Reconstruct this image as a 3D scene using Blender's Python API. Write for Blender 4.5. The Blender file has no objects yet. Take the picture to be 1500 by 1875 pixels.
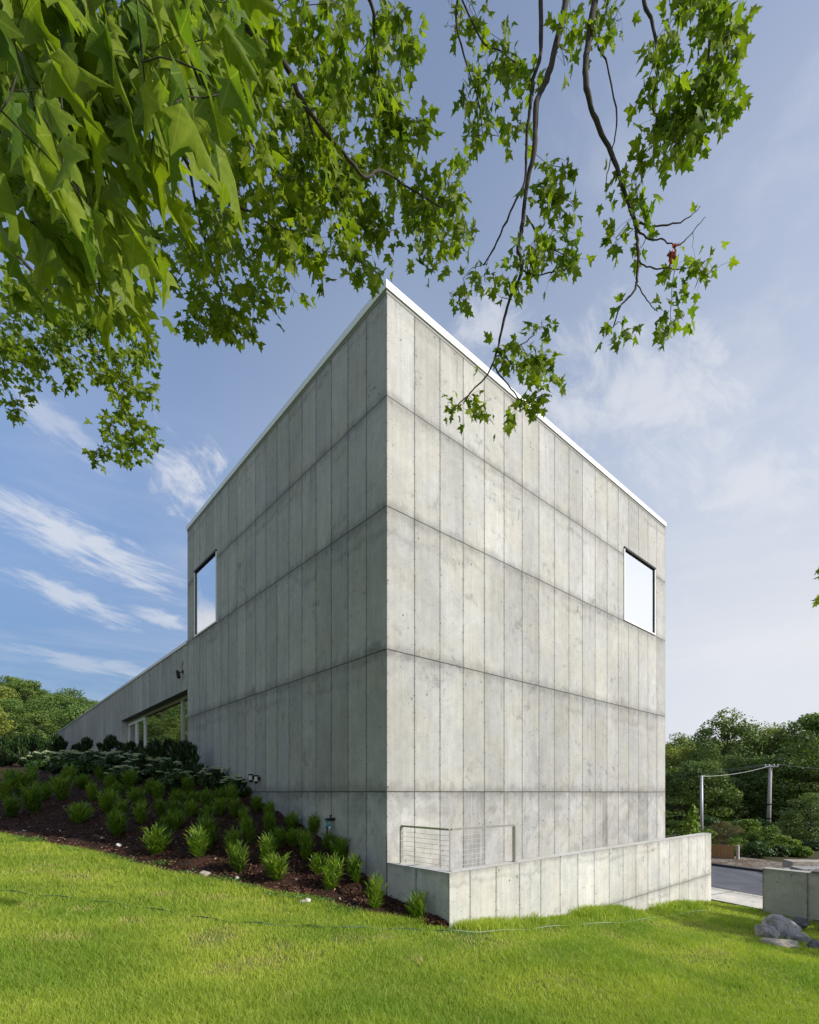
import bpy, math, random
import numpy as np
from mathutils import Vector, Matrix, noise as mnoise
R = math.radians
random.seed(7); rng = np.random.default_rng(11)
S = bpy.context.scene
COL = S.collection

# ------------------------------------------------------------------ camera
F, CX, HY = 920.0, 842.0, 1451.0          # focal length and principal point of the photograph, in its own pixels
E = 2.0                                    # eye height above the lawn at the foot of the terrace wall
cd = bpy.data.cameras.new('camera'); cam = bpy.data.objects.new('camera', cd); COL.objects.link(cam)
cd.sensor_fit = 'HORIZONTAL'; cd.sensor_width = 36; cd.lens = 36*F/1500
cd.shift_x = (750-CX)/1500; cd.shift_y = (HY-937.5)/1500
cd.clip_start = 0.05; cd.clip_end = 3000
cam.location = (0, 0, E); cam.rotation_euler = (R(90), 0, 0)
S.camera = cam
S.view_settings.view_transform = 'Standard'; S.view_settings.look = 'None'
S.view_settings.exposure = 0.0; S.view_settings.gamma = 1

# ------------------------------------------------------------------ sun and sky
SAZ = (0.94, -0.341); SEL = 32
sd = Vector((SAZ[0]*math.cos(R(SEL)), SAZ[1]*math.cos(R(SEL)), math.sin(R(SEL)))).normalized()
sl = bpy.data.lights.new('sun', 'SUN'); sl.energy = 5.0; sl.angle = R(0.6); sl.color = (1, .95, .86)
so = bpy.data.objects.new('sun', sl); COL.objects.link(so); so.rotation_euler = sd.to_track_quat('Z', 'Y').to_euler()
so.location = (20, -14, 20)

class G:
    """small helper to write node trees"""
    def __init__(s, nt): s.nt = nt
    def put(s, sock, v):
        if v is None: return
        if isinstance(v, bpy.types.NodeSocket): s.nt.links.new(v, sock)
        elif isinstance(v, (tuple, list)):
            v = tuple(v)
            if sock.type == 'RGBA' and len(v) == 3: v = v+(1,)
            sock.default_value = v
        else:
            if sock.type in ('RGBA',): sock.default_value = (v, v, v, 1)
            elif sock.type == 'VECTOR': sock.default_value = (v, v, v)
            else: sock.default_value = v
    def n(s, t, **k):
        nd = s.nt.nodes.new(t)
        for a, v in k.items(): setattr(nd, a, v)
        return nd
    def m(s, op, a, b=None, c=None, clamp=False):
        nd = s.n('ShaderNodeMath', operation=op, use_clamp=clamp)
        for i, v in enumerate((a, b, c)): s.put(nd.inputs[i], v)
        return nd.outputs[0]
    def vm(s, op, a, b=None):
        nd = s.n('ShaderNodeVectorMath', operation=op); s.put(nd.inputs[0], a)
        if b is not None: s.put(nd.inputs[1], b)
        return nd.outputs['Value'] if op in ('DOT_PRODUCT', 'LENGTH', 'DISTANCE') else nd.outputs[0]
    def noise(s, vec, scale=1, detail=4, rough=.55, dist=0, out=0):
        nd = s.n('ShaderNodeTexNoise'); s.put(nd.inputs['Vector'], vec); nd.inputs['Scale'].default_value = scale
        nd.inputs['Detail'].default_value = detail; nd.inputs['Roughness'].default_value = rough
        nd.inputs['Distortion'].default_value = dist
        return nd.outputs[out]
    def vor(s, vec, scale=1, out='Distance', feature='F1'):
        nd = s.n('ShaderNodeTexVoronoi', feature=feature); s.put(nd.inputs['Vector'], vec); nd.inputs['Scale'].default_value = scale
        return nd.outputs[out]
    def map(s, v, a, b, c=0., d=1., smooth=True):
        nd = s.n('ShaderNodeMapRange', interpolation_type='SMOOTHSTEP' if smooth else 'LINEAR')
        for i, x in enumerate((v, a, b, c, d)): s.put(nd.inputs[i], x)
        return nd.outputs[0]
    def mix(s, f, a, b, mode='MIX'):
        nd = s.n('ShaderNodeMix', data_type='RGBA', blend_type=mode)
        s.put(nd.inputs[0], f); s.put(nd.inputs[6], a); s.put(nd.inputs[7], b)
        return nd.outputs[2]
    def xyz(s, v):
        nd = s.n('ShaderNodeSeparateXYZ'); s.put(nd.inputs[0], v); return nd.outputs
    def comb(s, x, y, z):
        nd = s.n('ShaderNodeCombineXYZ')
        for i, v in enumerate((x, y, z)): s.put(nd.inputs[i], v)
        return nd.outputs[0]
    def bump(s, h, strength=.5, dist=.01):
        nd = s.n('ShaderNodeBump'); nd.inputs['Strength'].default_value = strength
        nd.inputs['Distance'].default_value = dist; s.put(nd.inputs['Height'], h); return nd.outputs[0]

W = bpy.data.worlds.new('World'); S.world = W; W.use_nodes = True
g = G(W.node_tree)
for x in list(g.nt.nodes): g.nt.nodes.remove(x)
SKY = 0.10
sky = g.n('ShaderNodeTexSky', sky_type='NISHITA', sun_disc=False)
sky.sun_elevation = R(SEL); sky.sun_rotation = math.atan2(SAZ[0], SAZ[1])
sky.air_density = 1.0; sky.dust_density = .8; sky.ozone_density = 1.3
dirv = g.vm('NORMALIZE', g.n('ShaderNodeTexCoord').outputs['Generated'])
dx, dy, dz = g.xyz(dirv)
zz = g.m('MAXIMUM', dz, .03)
az = g.m('ARCTAN2', dx, dy)                       # 0 ahead, + to the right
# thin bright veil toward the sun side, low down
v1 = g.map(az, -.85, .70)
v2 = g.map(dz, 1.0, 0.05)
soft = g.noise(dirv, 2.2, 3, .5)
veil = g.m('MULTIPLY', v1, g.m('MULTIPLY_ADD', v2, 1.05, .04))
veil = g.m('ADD', veil, g.m('MULTIPLY', g.m('SUBTRACT', soft, .5), .35), clamp=True)
veil = g.m('MULTIPLY_ADD', veil, .92, .07, clamp=True)
high = g.m('MULTIPLY', g.map(dz, .35, .62), .06); veil = g.m('ADD', veil, high, clamp=True)
glow = g.m('MULTIPLY', g.map(az, .80, 1.15), g.map(az, 2.7, 2.0))
# cirrus streaks and soft puffs, laid out on the sky plane
pl = g.comb(g.m('DIVIDE', dx, zz), g.m('DIVIDE', dy, zz), 0.)
mp = g.n('ShaderNodeMapping'); g.put(mp.inputs[0], g.comb(az, dz, 0.)); mp.inputs['Rotation'].default_value = (0, 0, R(24)); mp.inputs['Scale'].default_value = (2.0, 9.5, 1); mp.inputs['Location'].default_value = (.35, .25, 0)
c1 = g.noise(mp.outputs[0], 1.0, 7, .62, .35)
cir = g.map(c1, .44, .66)
cir = g.m('MULTIPLY', cir, g.map(dz, .62, .40))
cir = g.m('MULTIPLY', cir, g.map(dz, .02, .12))
mp2 = g.n('ShaderNodeMapping'); g.put(mp2.inputs[0], dirv); mp2.inputs['Location'].default_value = (1.7, .4, .9); mp2.inputs['Scale'].default_value = (1, 1, 2.0)
c2 = g.noise(mp2.outputs[0], 3.2, 8, .6, .25)
puff = g.m('MULTIPLY', g.map(c2, .50, .70), g.map(az, -.1, .35))
puff = g.m('MULTIPLY', puff, .55)
# a cumulus bank low in the west, outside the picture but seen in the glass
c3 = g.noise(dirv, 4.0, 6, .55)
cum = g.m('MULTIPLY', g.map(az, -.82, -.95), g.map(g.m('ADD', dz, g.m('MULTIPLY', g.m('SUBTRACT', c3, .5), .35)), .35, .30))
el = g.m('ARCTAN2', dz, g.m('SQRT', g.m('ADD', g.m('MULTIPLY', dx, dx), g.m('MULTIPLY', dy, dy))))
def cloud(a0, e0, la, le, rot, amp, sx, sy, det=8, lac=1.6):   # one cloud: centre, half axes, tilt, strength, texture stretch
    ca, sa = math.cos(R(rot)), math.sin(R(rot)); A = g.m('SUBTRACT', az, a0); B = g.m('SUBTRACT', el, e0)
    u = g.m('ADD', g.m('MULTIPLY', A, ca), g.m('MULTIPLY', B, sa)); v = g.m('SUBTRACT', g.m('MULTIPLY', B, ca), g.m('MULTIPLY', A, sa))
    rr = g.vm('LENGTH', g.comb(g.m('DIVIDE', u, la), g.m('DIVIDE', v, le), 0.))
    n = g.noise(g.comb(g.m('MULTIPLY', u, sx), g.m('MULTIPLY', v, sy), a0*7+e0), 1., det, .66, .5)
    return g.m('MULTIPLY', g.map(g.m('ADD', g.m('SUBTRACT', 1., rr), g.m('MULTIPLY', g.m('SUBTRACT', n, .5), lac*2)), .05, 1.0), amp)
CL = [(-.645, .377, .24, .036, -13, .66, 9, 34), (-.66, .297, .12, .022, -13, .55, 10, 40), (-.495, .500, .07, .07, -35, .68, 14, 22), (-.525, .288, .07, .020, -10, .55, 12, 40), (-.68, .52, .11, .025, -18, .35, 10, 36),
      (.05, .745, .11, .06, 20, .55, 9, 12), (.34, .64, .30, .10, -12, .60, 7, 10), (.52, .50, .22, .10, -30, .5, 7, 10), (.60, .25, .3, .05, 5, .5, 6, 20), (-.62, .20, .2, .02, -4, .35, 7, 40)]
cl_ = None
for c_ in CL:
    q_ = cloud(*c_); cl_ = q_ if cl_ is None else g.m('MAXIMUM', cl_, q_)
clo = g.m('MAXIMUM', g.m('MAXIMUM', g.m('MULTIPLY', cir, .22), g.m('MULTIPLY', puff, .5)), g.m('MULTIPLY', cum, .85)); clo = g.m('MULTIPLY', g.m('MAXIMUM', clo, cl_), g.m('SUBTRACT', 1., glow), clamp=True)
skc = g.mix(1.0, sky.outputs[0], g.mix(g.map(dz, .08, .55), (.42, .58, .78), (1.60, 1.68, 1.86)), "MULTIPLY")
vc = g.vm('SCALE', g.mix(g.map(az, -.2, .6), (6.9, 7.6, 8.7), (7.7, 8.0, 8.6))); g.put(vc.node.inputs['Scale'], g.m('MULTIPLY_ADD', glow, .50, 1.))
col = g.mix(veil, skc, vc)
col = g.mix(clo, col, (8.2, 8.35, 8.7))
bg = g.n('ShaderNodeBackground'); g.put(bg.inputs[0], col); bg.inputs[1].default_value = SKY
g.nt.links.new(bg.outputs[0], g.n('ShaderNodeOutputWorld').inputs[0])

# ------------------------------------------------------------------ helpers
def P(px, py, d):                                  # a point seen at (px, py) at depth d metres
    return Vector(((px-CX)/F*d, d, E+(HY-py)/F*d))
def setp(o, label=None, cat=None, group=None, kind=None):
    if label: o['label'] = label
    if cat: o['category'] = cat
    if group: o['group'] = group
    if kind: o['kind'] = kind
    return o
def empty(name, loc, label, cat, group=None):
    o = bpy.data.objects.new(name, None); COL.objects.link(o); o.location = loc; o.empty_display_size = .2
    return setp(o, label, cat, group)
def link_mesh(name, me, m, parent=None, origin=None):
    o = bpy.data.objects.new(name, me); COL.objects.link(o)
    if m: me.materials.append(m)
    if parent:
        o.parent = parent
    elif origin is not None: o.location = origin
    return o
def wloc(o):
    v = Vector(o.location)
    while o.parent: o = o.parent; v += Vector(o.location)
    return v
class MB:
    def __init__(s): s.v = []; s.f = []; s.uv = []
    def quad(s, a, b, c, d, uv=None):
        i = len(s.v); s.v += [tuple(a), tuple(b), tuple(c), tuple(d)]; s.f.append((i, i+1, i+2, i+3))
        s.uv += list(uv) if uv else [(0, 0)]*4
    def box(s, o, ax, ay, az):                     # corner o and three edge vectors
        o, ax, ay, az = map(Vector, (o, ax, ay, az)); p = [o, o+ax, o+ax+ay, o+ay]; q = [x+az for x in p]
        s.quad(p[3], p[2], p[1], p[0]); s.quad(*q)
        for i in range(4): j = (i+1) % 4; s.quad(p[i], p[j], q[j], q[i])
    def tube(s, pts, rad, n=6, cap=True):
        pts = [Vector(p) for p in pts]
        if not hasattr(rad, '__len__'): rad = [rad]*len(pts)
        base = len(s.v); up = None
        for k, p in enumerate(pts):
            t = (pts[min(k+1, len(pts)-1)]-pts[max(k-1, 0)]).normalized()
            if up is None: up = t.orthogonal().normalized()
            up = (up-t*up.dot(t)); up = up.normalized() if up.length > 1e-6 else t.orthogonal().normalized()
            sdv = t.cross(up)
            for i in range(n):
                a = 2*math.pi*i/n; s.v.append(tuple(p+(up*math.cos(a)+sdv*math.sin(a))*rad[k]))
        for k in range(len(pts)-1):
            for i in range(n):
                j = (i+1) % n; a = base+k*n
                s.f.append((a+i, a+j, a+n+j, a+n+i)); s.uv += [(0, 0)]*4
        if cap:
            s.f.append(tuple(base+i for i in reversed(range(n)))); s.uv += [(0, 0)]*n
            s.f.append(tuple(base+(len(pts)-1)*n+i for i in range(n))); s.uv += [(0, 0)]*n
    def build(s, name, m, parent=None, origin=None, smooth=False, bevel=0):
        off = wloc(parent) if parent else (Vector(origin) if origin is not None else Vector((0, 0, 0)))
        me = bpy.data.meshes.new(name)
        me.from_pydata([(x-off.x, y-off.y, z-off.z) for x, y, z in s.v], [], s.f)
        ul = me.uv_layers.new(name='UVMap')
        ul.data.foreach_set('uv', np.array(s.uv, dtype=np.float32).ravel())
        if smooth: me.polygons.foreach_set('use_smooth', [True]*len(me.polygons))
        o = link_mesh(name, me, m, parent, off)
        if bevel:
            b = o.modifiers.new('bevel', 'BEVEL'); b.width = bevel; b.segments = 2; b.limit_method = 'ANGLE'
        return o
def np_mesh(name, v, f, m, parent=None, origin=None, rnd=None, smooth=False, lc=None):
    """large mesh from numpy arrays; f is (n, k); rnd a value per vertex"""
    off = np.array(wloc(parent) if parent else (origin if origin is not None else (0, 0, 0)), dtype=float)
    v = (np.asarray(v)-off).astype(np.float32); f = np.asarray(f, dtype=np.int32); k = f.shape[1]
    me = bpy.data.meshes.new(name); me.vertices.add(len(v)); me.vertices.foreach_set('co', v.ravel())
    me.loops.add(f.size); me.loops.foreach_set('vertex_index', f.ravel())
    me.polygons.add(len(f)); me.polygons.foreach_set('loop_start', np.arange(0, f.size, k, dtype=np.int32))
    try: me.polygons.foreach_set('loop_total', np.full(len(f), k, dtype=np.int32))
    except Exception: pass
    me.update(calc_edges=True)
    if smooth: me.polygons.foreach_set('use_smooth', np.ones(len(f), dtype=bool))
    if rnd is not None:
        a = me.attributes.new('rnd', 'FLOAT', 'POINT'); a.data.foreach_set('value', np.asarray(rnd, dtype=np.float32))
    if lc is not None:
        a = me.attributes.new('lc', 'FLOAT_VECTOR', 'POINT'); a.data.foreach_set('vector', np.hstack([lc, np.zeros((len(lc), 1))]).astype(np.float32).ravel())
    return link_mesh(name, me, m, parent, Vector(off))
def inst(tv, tf, M, T):
    """stamp a template (k,3),(m,c) at N 3x3 matrices M and positions T into one array pair"""
    n, k = len(T), len(tv)
    v = np.einsum('nij,kj->nki', M, tv)+T[:, None, :]
    f = (tf[None]+(np.arange(n)*k)[:, None, None]).reshape(-1, tf.shape[1])
    return v.reshape(-1, 3), f
def frames(yv, zv):
    """orthonormal frames whose local y follows yv, z near zv"""
    y = yv/np.linalg.norm(yv, axis=1, keepdims=True)
    x = np.cross(y, zv); x /= np.linalg.norm(x, axis=1, keepdims=True)+1e-9
    z = np.cross(x, y)
    return np.stack([x, y, z], axis=2)
def rv(n): return rng.normal(size=(n, 3))

# ------------------------------------------------------------------ materials
def mat(name, rough=.6, spec=.3):
    m = bpy.data.materials.new(name); m.use_nodes = True; gg = G(m.node_tree)
    b = gg.nt.nodes['Principled BSDF']; b.inputs['Roughness'].default_value = rough
    b.inputs['Specular IOR Level'].default_value = spec
    return m, gg, b
def concrete(name, tint=(.418, .419, .413), seed=0., dark=1.0, pit=1.0):
    m, g, b = mat(name, .8, .25)
    tc = g.n('ShaderNodeTexCoord'); pos = g.vm('ADD', tc.outputs['Object'], (seed, seed*.7, seed*.3))
    u, v, _ = g.xyz(g.n('ShaderNodeUVMap').outputs[0]); px, py, pz = g.xyz(pos)
    wob = g.m('MULTIPLY', g.m('SUBTRACT', g.noise(pos, 3.5, 3), .5), .006)
    def dist(c, size):
        f = g.m('FRACT', c); return g.m('ADD', g.m('MULTIPLY', g.m('MINIMUM', f, g.m('SUBTRACT', 1., f)), size), wob)
    du = dist(u, .61); fv = g.m('FRACT', v); dv = dist(v, 2.2)
    cell = g.comb(g.m('FLOOR', u), g.m('FLOOR', v), seed)
    wn = g.n('ShaderNodeTexWhiteNoise'); g.put(wn.inputs['Vector'], cell); pr = wn.outputs['Value']
    rc = g.vm('SCALE', wn.outputs['Color']); rc.node.inputs['Scale'].default_value = 31.
    ppos = g.vm('ADD', pos, rc)                    # every cast panel has its own blotches
    big = g.noise(pos, .45, 4, .6); blot = g.noise(g.vm('MULTIPLY', ppos, (1.3, 1.3, .55)), 1.1, 6, .62, .4); fine = g.noise(pos, 26, 4, .7)
    med = g.noise(ppos, 5, 5, .65, .2)
    strk = g.noise(g.comb(g.m('MULTIPLY', px, 13.), g.m('MULTIPLY', py, 13.), g.m('MULTIPLY', pz, .45)), 1, 3, .6)
    val = g.m('MULTIPLY_ADD', g.m('SUBTRACT', pr, .5), .20, 1.)
    wc = g.n('ShaderNodeTexWhiteNoise', noise_dimensions='1D'); g.put(wc.inputs['W'], g.m('ADD', g.m('FLOOR', v), seed+3.)); val = g.m('MULTIPLY', val, g.m('MULTIPLY_ADD', g.m('SUBTRACT', wc.outputs['Value'], .5), .12, 1.))
    val = g.m('MULTIPLY', val, g.map(big, .3, .7, .88, 1.10, False))
    val = g.m('MULTIPLY', val, g.map(blot, .3, .72, .87, 1.08, False))
    val = g.m('MULTIPLY', val, g.map(med, .25, .75, .90, 1.10, False))
    val = g.m('MULTIPLY', val, g.map(strk, .3, .75, .94, 1.05, False))
    brd = g.noise(g.comb(g.m('MULTIPLY', px, 38.), g.m('MULTIPLY', py, 38.), g.m('MULTIPLY', pz, .8)), 1, 2, .5); val = g.m('MULTIPLY', val, g.map(brd, .3, .7, .955, 1.03, False))
    val = g.m('MULTIPLY', val, g.map(fine, .2, .8, .93, 1.06, False))
    # weathering under the pour joints: an uneven tide line
    tide = g.m('ADD', fv, g.m('MULTIPLY', g.m('SUBTRACT', g.noise(g.vm('MULTIPLY', ppos, (1, 1, .6)), 1.9, 8, .72, .7), .5), .38))
    t1 = g.m('MULTIPLY', g.map(tide, .80, .87), g.map(fv, .5, .8))
    tmask = g.map(g.noise(pos, .55, 3), .46, .60); ring = g.m('MULTIPLY', g.m('MULTIPLY', g.map(tide, .79, .83), g.map(tide, .89, .84)), tmask)
    val = g.m('MULTIPLY', val, g.m('MULTIPLY_ADD', t1, -.06, 1.)); val = g.m('MULTIPLY', val, g.m('MULTIPLY_ADD', ring, -.17, 1.))
    lowst = g.map(g.m('ADD', dv, g.m('MULTIPLY', g.noise(ppos, 5, 5, .7), .34)), .40, .12)
    val = g.m('MULTIPLY', val, g.m('MULTIPLY_ADD', lowst, -.34, 1.))
    sid = g.map(g.m('ADD', du, g.m('MULTIPLY', g.noise(ppos, 9, 4), .08)), .085, .03)
    val = g.m('MULTIPLY', val, g.m('MULTIPLY_ADD', sid, -.17, 1.))
    # a few rain-darkened panels
    dk = g.map(pr, .955, .96); val = g.m('MULTIPLY', val, g.m('MULTIPLY_ADD', dk, -.16, 1.))
    # moss-dark smudges high on some panels
    smd = g.m('MULTIPLY', g.map(g.noise(ppos, 2.3, 8, .78, .6), .55, .64), g.map(g.noise(pos, .8, 2), .47, .57))
    val = g.m('MULTIPLY', val, g.m('MULTIPLY_ADD', smd, -.32, 1.))
    # one wet-stained panel low on the sunny side, and a runnel further along
    def rect(a0, a1, b0, b1): return g.m('MULTIPLY', g.m('MULTIPLY', g.m('GREATER_THAN', u, a0), g.m('LESS_THAN', u, a1)), g.m('MULTIPLY', g.m('GREATER_THAN', v, b0), g.m('LESS_THAN', v, b1)))
    st = g.m('MAXIMUM', rect(3, 4, 0, 1), g.m('MAXIMUM', rect(11.6, 12, .2, 1), g.m('MULTIPLY', rect(15, 16, 0, 1), .5)))
    val = g.m('MULTIPLY', val, g.m('MULTIPLY_ADD', g.m('MULTIPLY', st, g.map(strk, .2, .7)), -.36, 1.))
    # stained first pour and drip lines
    bot = g.m('MULTIPLY', g.m('LESS_THAN', v, 1.), g.m('GREATER_THAN', u, 0.)); bst = g.map(g.noise(pos, 1.3, 7, .7, .8), .42, .60); val = g.m('MULTIPLY', val, g.m('MULTIPLY_ADD', g.m('MULTIPLY', g.m('MULTIPLY', bot, bst), 1. if seed == 0 else .35), -.20, 1.))
    drip = g.m('MULTIPLY', g.map(g.noise(g.comb(g.m('MULTIPLY', px, 5.), g.m('MULTIPLY', py, 5.), g.m('MULTIPLY', pz, .35)), 1, 4, .7), .60, .70), g.map(g.m('ADD', fv, g.m('MULTIPLY', med, .5)), .55, 1.1)); val = g.m('MULTIPLY', val, g.m('MULTIPLY_ADD', drip, -.22, 1.))
    # joints
    ln = g.map(du, .0115, .0045); lh = g.map(dv, .014, .005)
    side = g.m('MULTIPLY', g.m('GREATER_THAN', dv, .01), 1.)
    joint = g.m('MAXIMUM', g.m('MULTIPLY', ln, g.map(g.noise(pos, 4, 2), .25, .5, .55, 1.)), lh)
    val = g.m('MULTIPLY', val, g.m('MULTIPLY_ADD', joint, -.66, 1.))
    # bug holes and tie marks
    h1 = g.m('MULTIPLY', g.map(g.vor(pos, 17), .15, .09), g.map(g.noise(ppos, 1.7, 3), .42, .56))
    h2 = g.m('MULTIPLY', g.map(g.vor(g.vm('MULTIPLY', pos, (1, 1, .7)), 6.1), .11, .07), g.map(g.noise(ppos, 1.2, 2), .46, .58))
    tz = g.m('ABSOLUTE', g.m('SUBTRACT', g.m('FRACT', g.m('MULTIPLY', pz, 3.28)), .5))
    tie = g.m('MULTIPLY', g.map(g.m('ABSOLUTE', g.m('SUBTRACT', du, .02)), .012, .007), g.map(tz, .035, .02))
    hole = g.m('MAXIMUM', g.m('MULTIPLY', g.m('MAXIMUM', h1, h2), pit), g.m('MULTIPLY', tie, .7))
    val = g.m('MULTIPLY', val, g.m('MULTIPLY_ADD', hole, -.60, 1.))
    val = g.m('MULTIPLY', val, dark)
    hue = g.mix(g.map(g.noise(ppos, .9, 3), .35, .65), tint, (tint[0]*1.02, tint[1]*.99, tint[2]*.93))
    b_col = g.vm('SCALE', hue); g.put(b_col.node.inputs['Scale'], val)
    g.put(b.inputs['Base Color'], b_col)
    hh = g.m('SUBTRACT', g.m('MULTIPLY', g.m('ADD', fine, med), .18), g.m('ADD', g.m('MULTIPLY', joint, 1.), g.m('MULTIPLY', hole, .7)))
    g.put(b.inputs['Normal'], g.bump(hh, .55, .012))
    return m
M_CON = concrete('cast_concrete'); M_CON2 = concrete('cast_concrete_terrace', (.535, .53, .51), 5.3, 1.0, 1.15)
M_CON3 = concrete('cast_concrete_old', (.44, .45, .40), 9.1, .92)
def simple(name, c, rough=.6, spec=.3, metal=0, nscale=0, namp=.2, bump=0):
    m, g, b = mat(name, rough, spec); b.inputs['Metallic'].default_value = metal
    if nscale:
        tc = g.n('ShaderNodeTexCoord').outputs['Object']; n = g.noise(tc, nscale, 6, .65)
        s = g.vm('SCALE', c); g.put(s.node.inputs['Scale'], g.map(n, .25, .75, 1-namp, 1+namp, False)); g.put(b.inputs['Base Color'], s)
        if bump: g.put(b.inputs['Normal'], g.bump(n, .6, bump))
    else: g.put(b.inputs['Base Color'], c)
    return m
M_COP = simple('white_coping', (.78, .79, .80), .35, .5, nscale=3, namp=.05)
M_FRM = simple('window_frame_paint', (.74, .75, .75), .4, .4, nscale=4, namp=.06)
M_ALU = simple('anodised_frame', (.42, .42, .41), .35, .5, .4, nscale=6, namp=.08)
M_BLK = simple('black_gasket', (.012, .012, .012), .5)
M_STL = simple('stainless', (.46, .45, .43), .38, .5, .75, nscale=18, namp=.15)
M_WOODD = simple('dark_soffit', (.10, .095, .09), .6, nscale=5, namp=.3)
def glass(name, refl, tint=(.95, .94, .93)):
    m = bpy.data.materials.new(name); m.use_nodes = True; g = G(m.node_tree); b = g.nt.nodes['Principled BSDF']
    b.inputs['Base Color'].default_value = (.012, .014, .015, 1); b.inputs['Roughness'].default_value = .05
    gl = g.n('ShaderNodeBsdfGlossy'); gl.inputs['Roughness'].default_value = .008; gl.inputs['Color'].default_value = tint+(1,)
    lw = g.n('ShaderNodeLayerWeight'); lw.inputs['Blend'].default_value = .5
    tc = g.n('ShaderNodeTexCoord').outputs['Object']
    bp = g.bump(g.noise(tc, .9, 1), .012, .4); g.put(gl.inputs['Normal'], bp)
    f = g.m('MULTIPLY_ADD', lw.outputs['Facing'], .35, refl, clamp=True)
    mx = g.n('ShaderNodeMixShader'); g.put(mx.inputs[0], f); g.nt.links.new(b.outputs[0], mx.inputs[1]); g.nt.links.new(gl.outputs[0], mx.inputs[2])
    g.nt.links.new(mx.outputs[0], g.nt.nodes['Material Output'].inputs[0]); return m
M_GLS = glass('coated_glass', .68); M_GLD = glass('door_glass', .22, (.85, .9, .85))
def leafy(name, c1, c2, c3=None, trans=.35, rough=.45, spec=.35, nsc=.6, veins=False):
    """foliage: colour runs c1 to c2 over the per-leaf value, c3 for a few"""
    m = bpy.data.materials.new(name); m.use_nodes = True; g = G(m.node_tree); b = g.nt.nodes['Principled BSDF']
    b.inputs['Roughness'].default_value = rough; b.inputs['Specular IOR Level'].default_value = spec
    at = g.n('ShaderNodeAttribute', attribute_name='rnd'); r = at.outputs['Fac']
    tc = g.n('ShaderNodeTexCoord').outputs['Object']; n = g.noise(tc, nsc, 3)
    oi = g.n('ShaderNodeObjectInfo').outputs['Random']
    f = g.m('ADD', g.m('MULTIPLY', r, .6), g.m('MULTIPLY_ADD', n, 1.0, -.30), clamp=True)
    f = g.m('ADD', f, g.m('MULTIPLY_ADD', oi, .3, -.15), clamp=True)
    c = g.mix(f, c1, c2)
    if c3: c = g.mix(g.map(r, .93 if not veins else .988, .97 if not veins else .998), c, c3)
    if veins:
        fine = g.noise(tc, 40, 4, .6); c = g.mix(g.map(fine, .35, .7, 0, .30), c, tuple(x*.6 for x in c1))
        lc = g.n('ShaderNodeAttribute', attribute_name='lc').outputs['Vector']; lx, ly, _ = g.xyz(lc)
        rr = g.vm('LENGTH', lc); an = g.m('ABSOLUTE', g.m('ARCTAN2', lx, ly)); da = None
        for k in (0., .97, 1.84):
            q = g.m('ABSOLUTE', g.m('SUBTRACT', an, k)); da = q if da is None else g.m('MINIMUM', da, q)
        main = g.map(g.m('MULTIPLY', da, rr), .013, .006)
        fan = g.m('ABSOLUTE', g.m('SUBTRACT', g.m('FRACT', g.m('MULTIPLY', g.m('SUBTRACT', rr, g.m('MULTIPLY', da, .55)), 9.)), .5)); sec = g.m('MULTIPLY', g.map(fan, .06, .02), .55)
        vn = g.m('MAXIMUM', main, sec); c = g.mix(g.m('MULTIPLY', vn, .28), c, (.42, .48, .10))
        sp = g.noise(g.vm('ADD', lc, g.vm('SCALE', tc)), 9., 3, .6); c = g.mix(g.map(g.noise(tc, 55, 2), .72, .76), c, (.12, .07, .02))
    g.put(b.inputs['Base Color'], c)
    t = g.n('ShaderNodeBsdfTranslucent'); tcx = g.mix(1., c, (1.25, 1.35, .55), 'MULTIPLY'); g.put(t.inputs[0], tcx)
    mx = g.n('ShaderNodeMixShader'); mx.inputs[0].default_value = trans
    g.nt.links.new(b.outputs[0], mx.inputs[1]); g.nt.links.new(t.outputs[0], mx.inputs[2])
    g.nt.links.new(mx.outputs[0], g.nt.nodes['Material Output'].inputs[0]); return m
M_MAPLE = leafy('maple_leaf', (.078, .150, .011), (.35, .42, .024), (.52, .50, .05), .50, .52, .22, .9, True)
M_RED = leafy('red_leaf', (.16, .025, .015), (.24, .05, .02), None, .4)
M_BARK = simple('maple_bark', (.060, .050, .042), .85, .2, nscale=40, namp=.4, bump=.006)
M_TRUNK = simple('woodland_bark', (.10, .085, .07), .9, .1, nscale=6, namp=.4)
M_TREE = [leafy('tree_leaf_a', (.055, .10, .022), (.20, .27, .06), None, .25, .5, .3, .35),
          leafy('tree_leaf_b', (.07, .115, .02), (.30, .34, .065), None, .28, .5, .3, .35),
          leafy('tree_leaf_c', (.045, .088, .024), (.165, .235, .06), None, .25, .5, .3, .35)]
M_TREE += [leafy('hill_leaf_a', (.060, .105, .022), (.19, .27, .055), None, .28, .5, .3, .35), leafy('hill_leaf_b', (.050, .095, .022), (.14, .22, .045), None, .28, .5, .3, .35)]
M_BUSH = leafy('bush_leaf', (.050, .10, .012), (.21, .31, .04), None, .3, .5, .3, 1.5)
M_BUSHB = leafy('bush_brown', (.10, .085, .035), (.22, .17, .085), None, .3, .6, .2, 1.5)
M_OATS = leafy('oat_grass_leaf', (.045, .115, .012), (.30, .44, .050), (.45, .42, .12), .48, .4, .4, 2.)
M_HYD = leafy('hydrangea_leaf', (.020, .050, .010), (.055, .11, .02), None, .25, .45, .4, 1.5)
M_FLW = leafy('hydrangea_flower', (.42, .50, .30), (.68, .72, .52), None, .3, .7, .1, 2)
M_SHRUB = leafy('dark_shrub_leaf', (.014, .035, .010), (.040, .085, .018), None, .2, .4, .4, 1.5)
M_GRASS = leafy('lawn_grass', (.145, .275, .025), (.48, .53, .08), (.52, .46, .16), .42, .5, .25, .55)
M_WEED = leafy('clover_leaf', (.08, .17, .03), (.18, .30, .07), None, .35)

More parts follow.
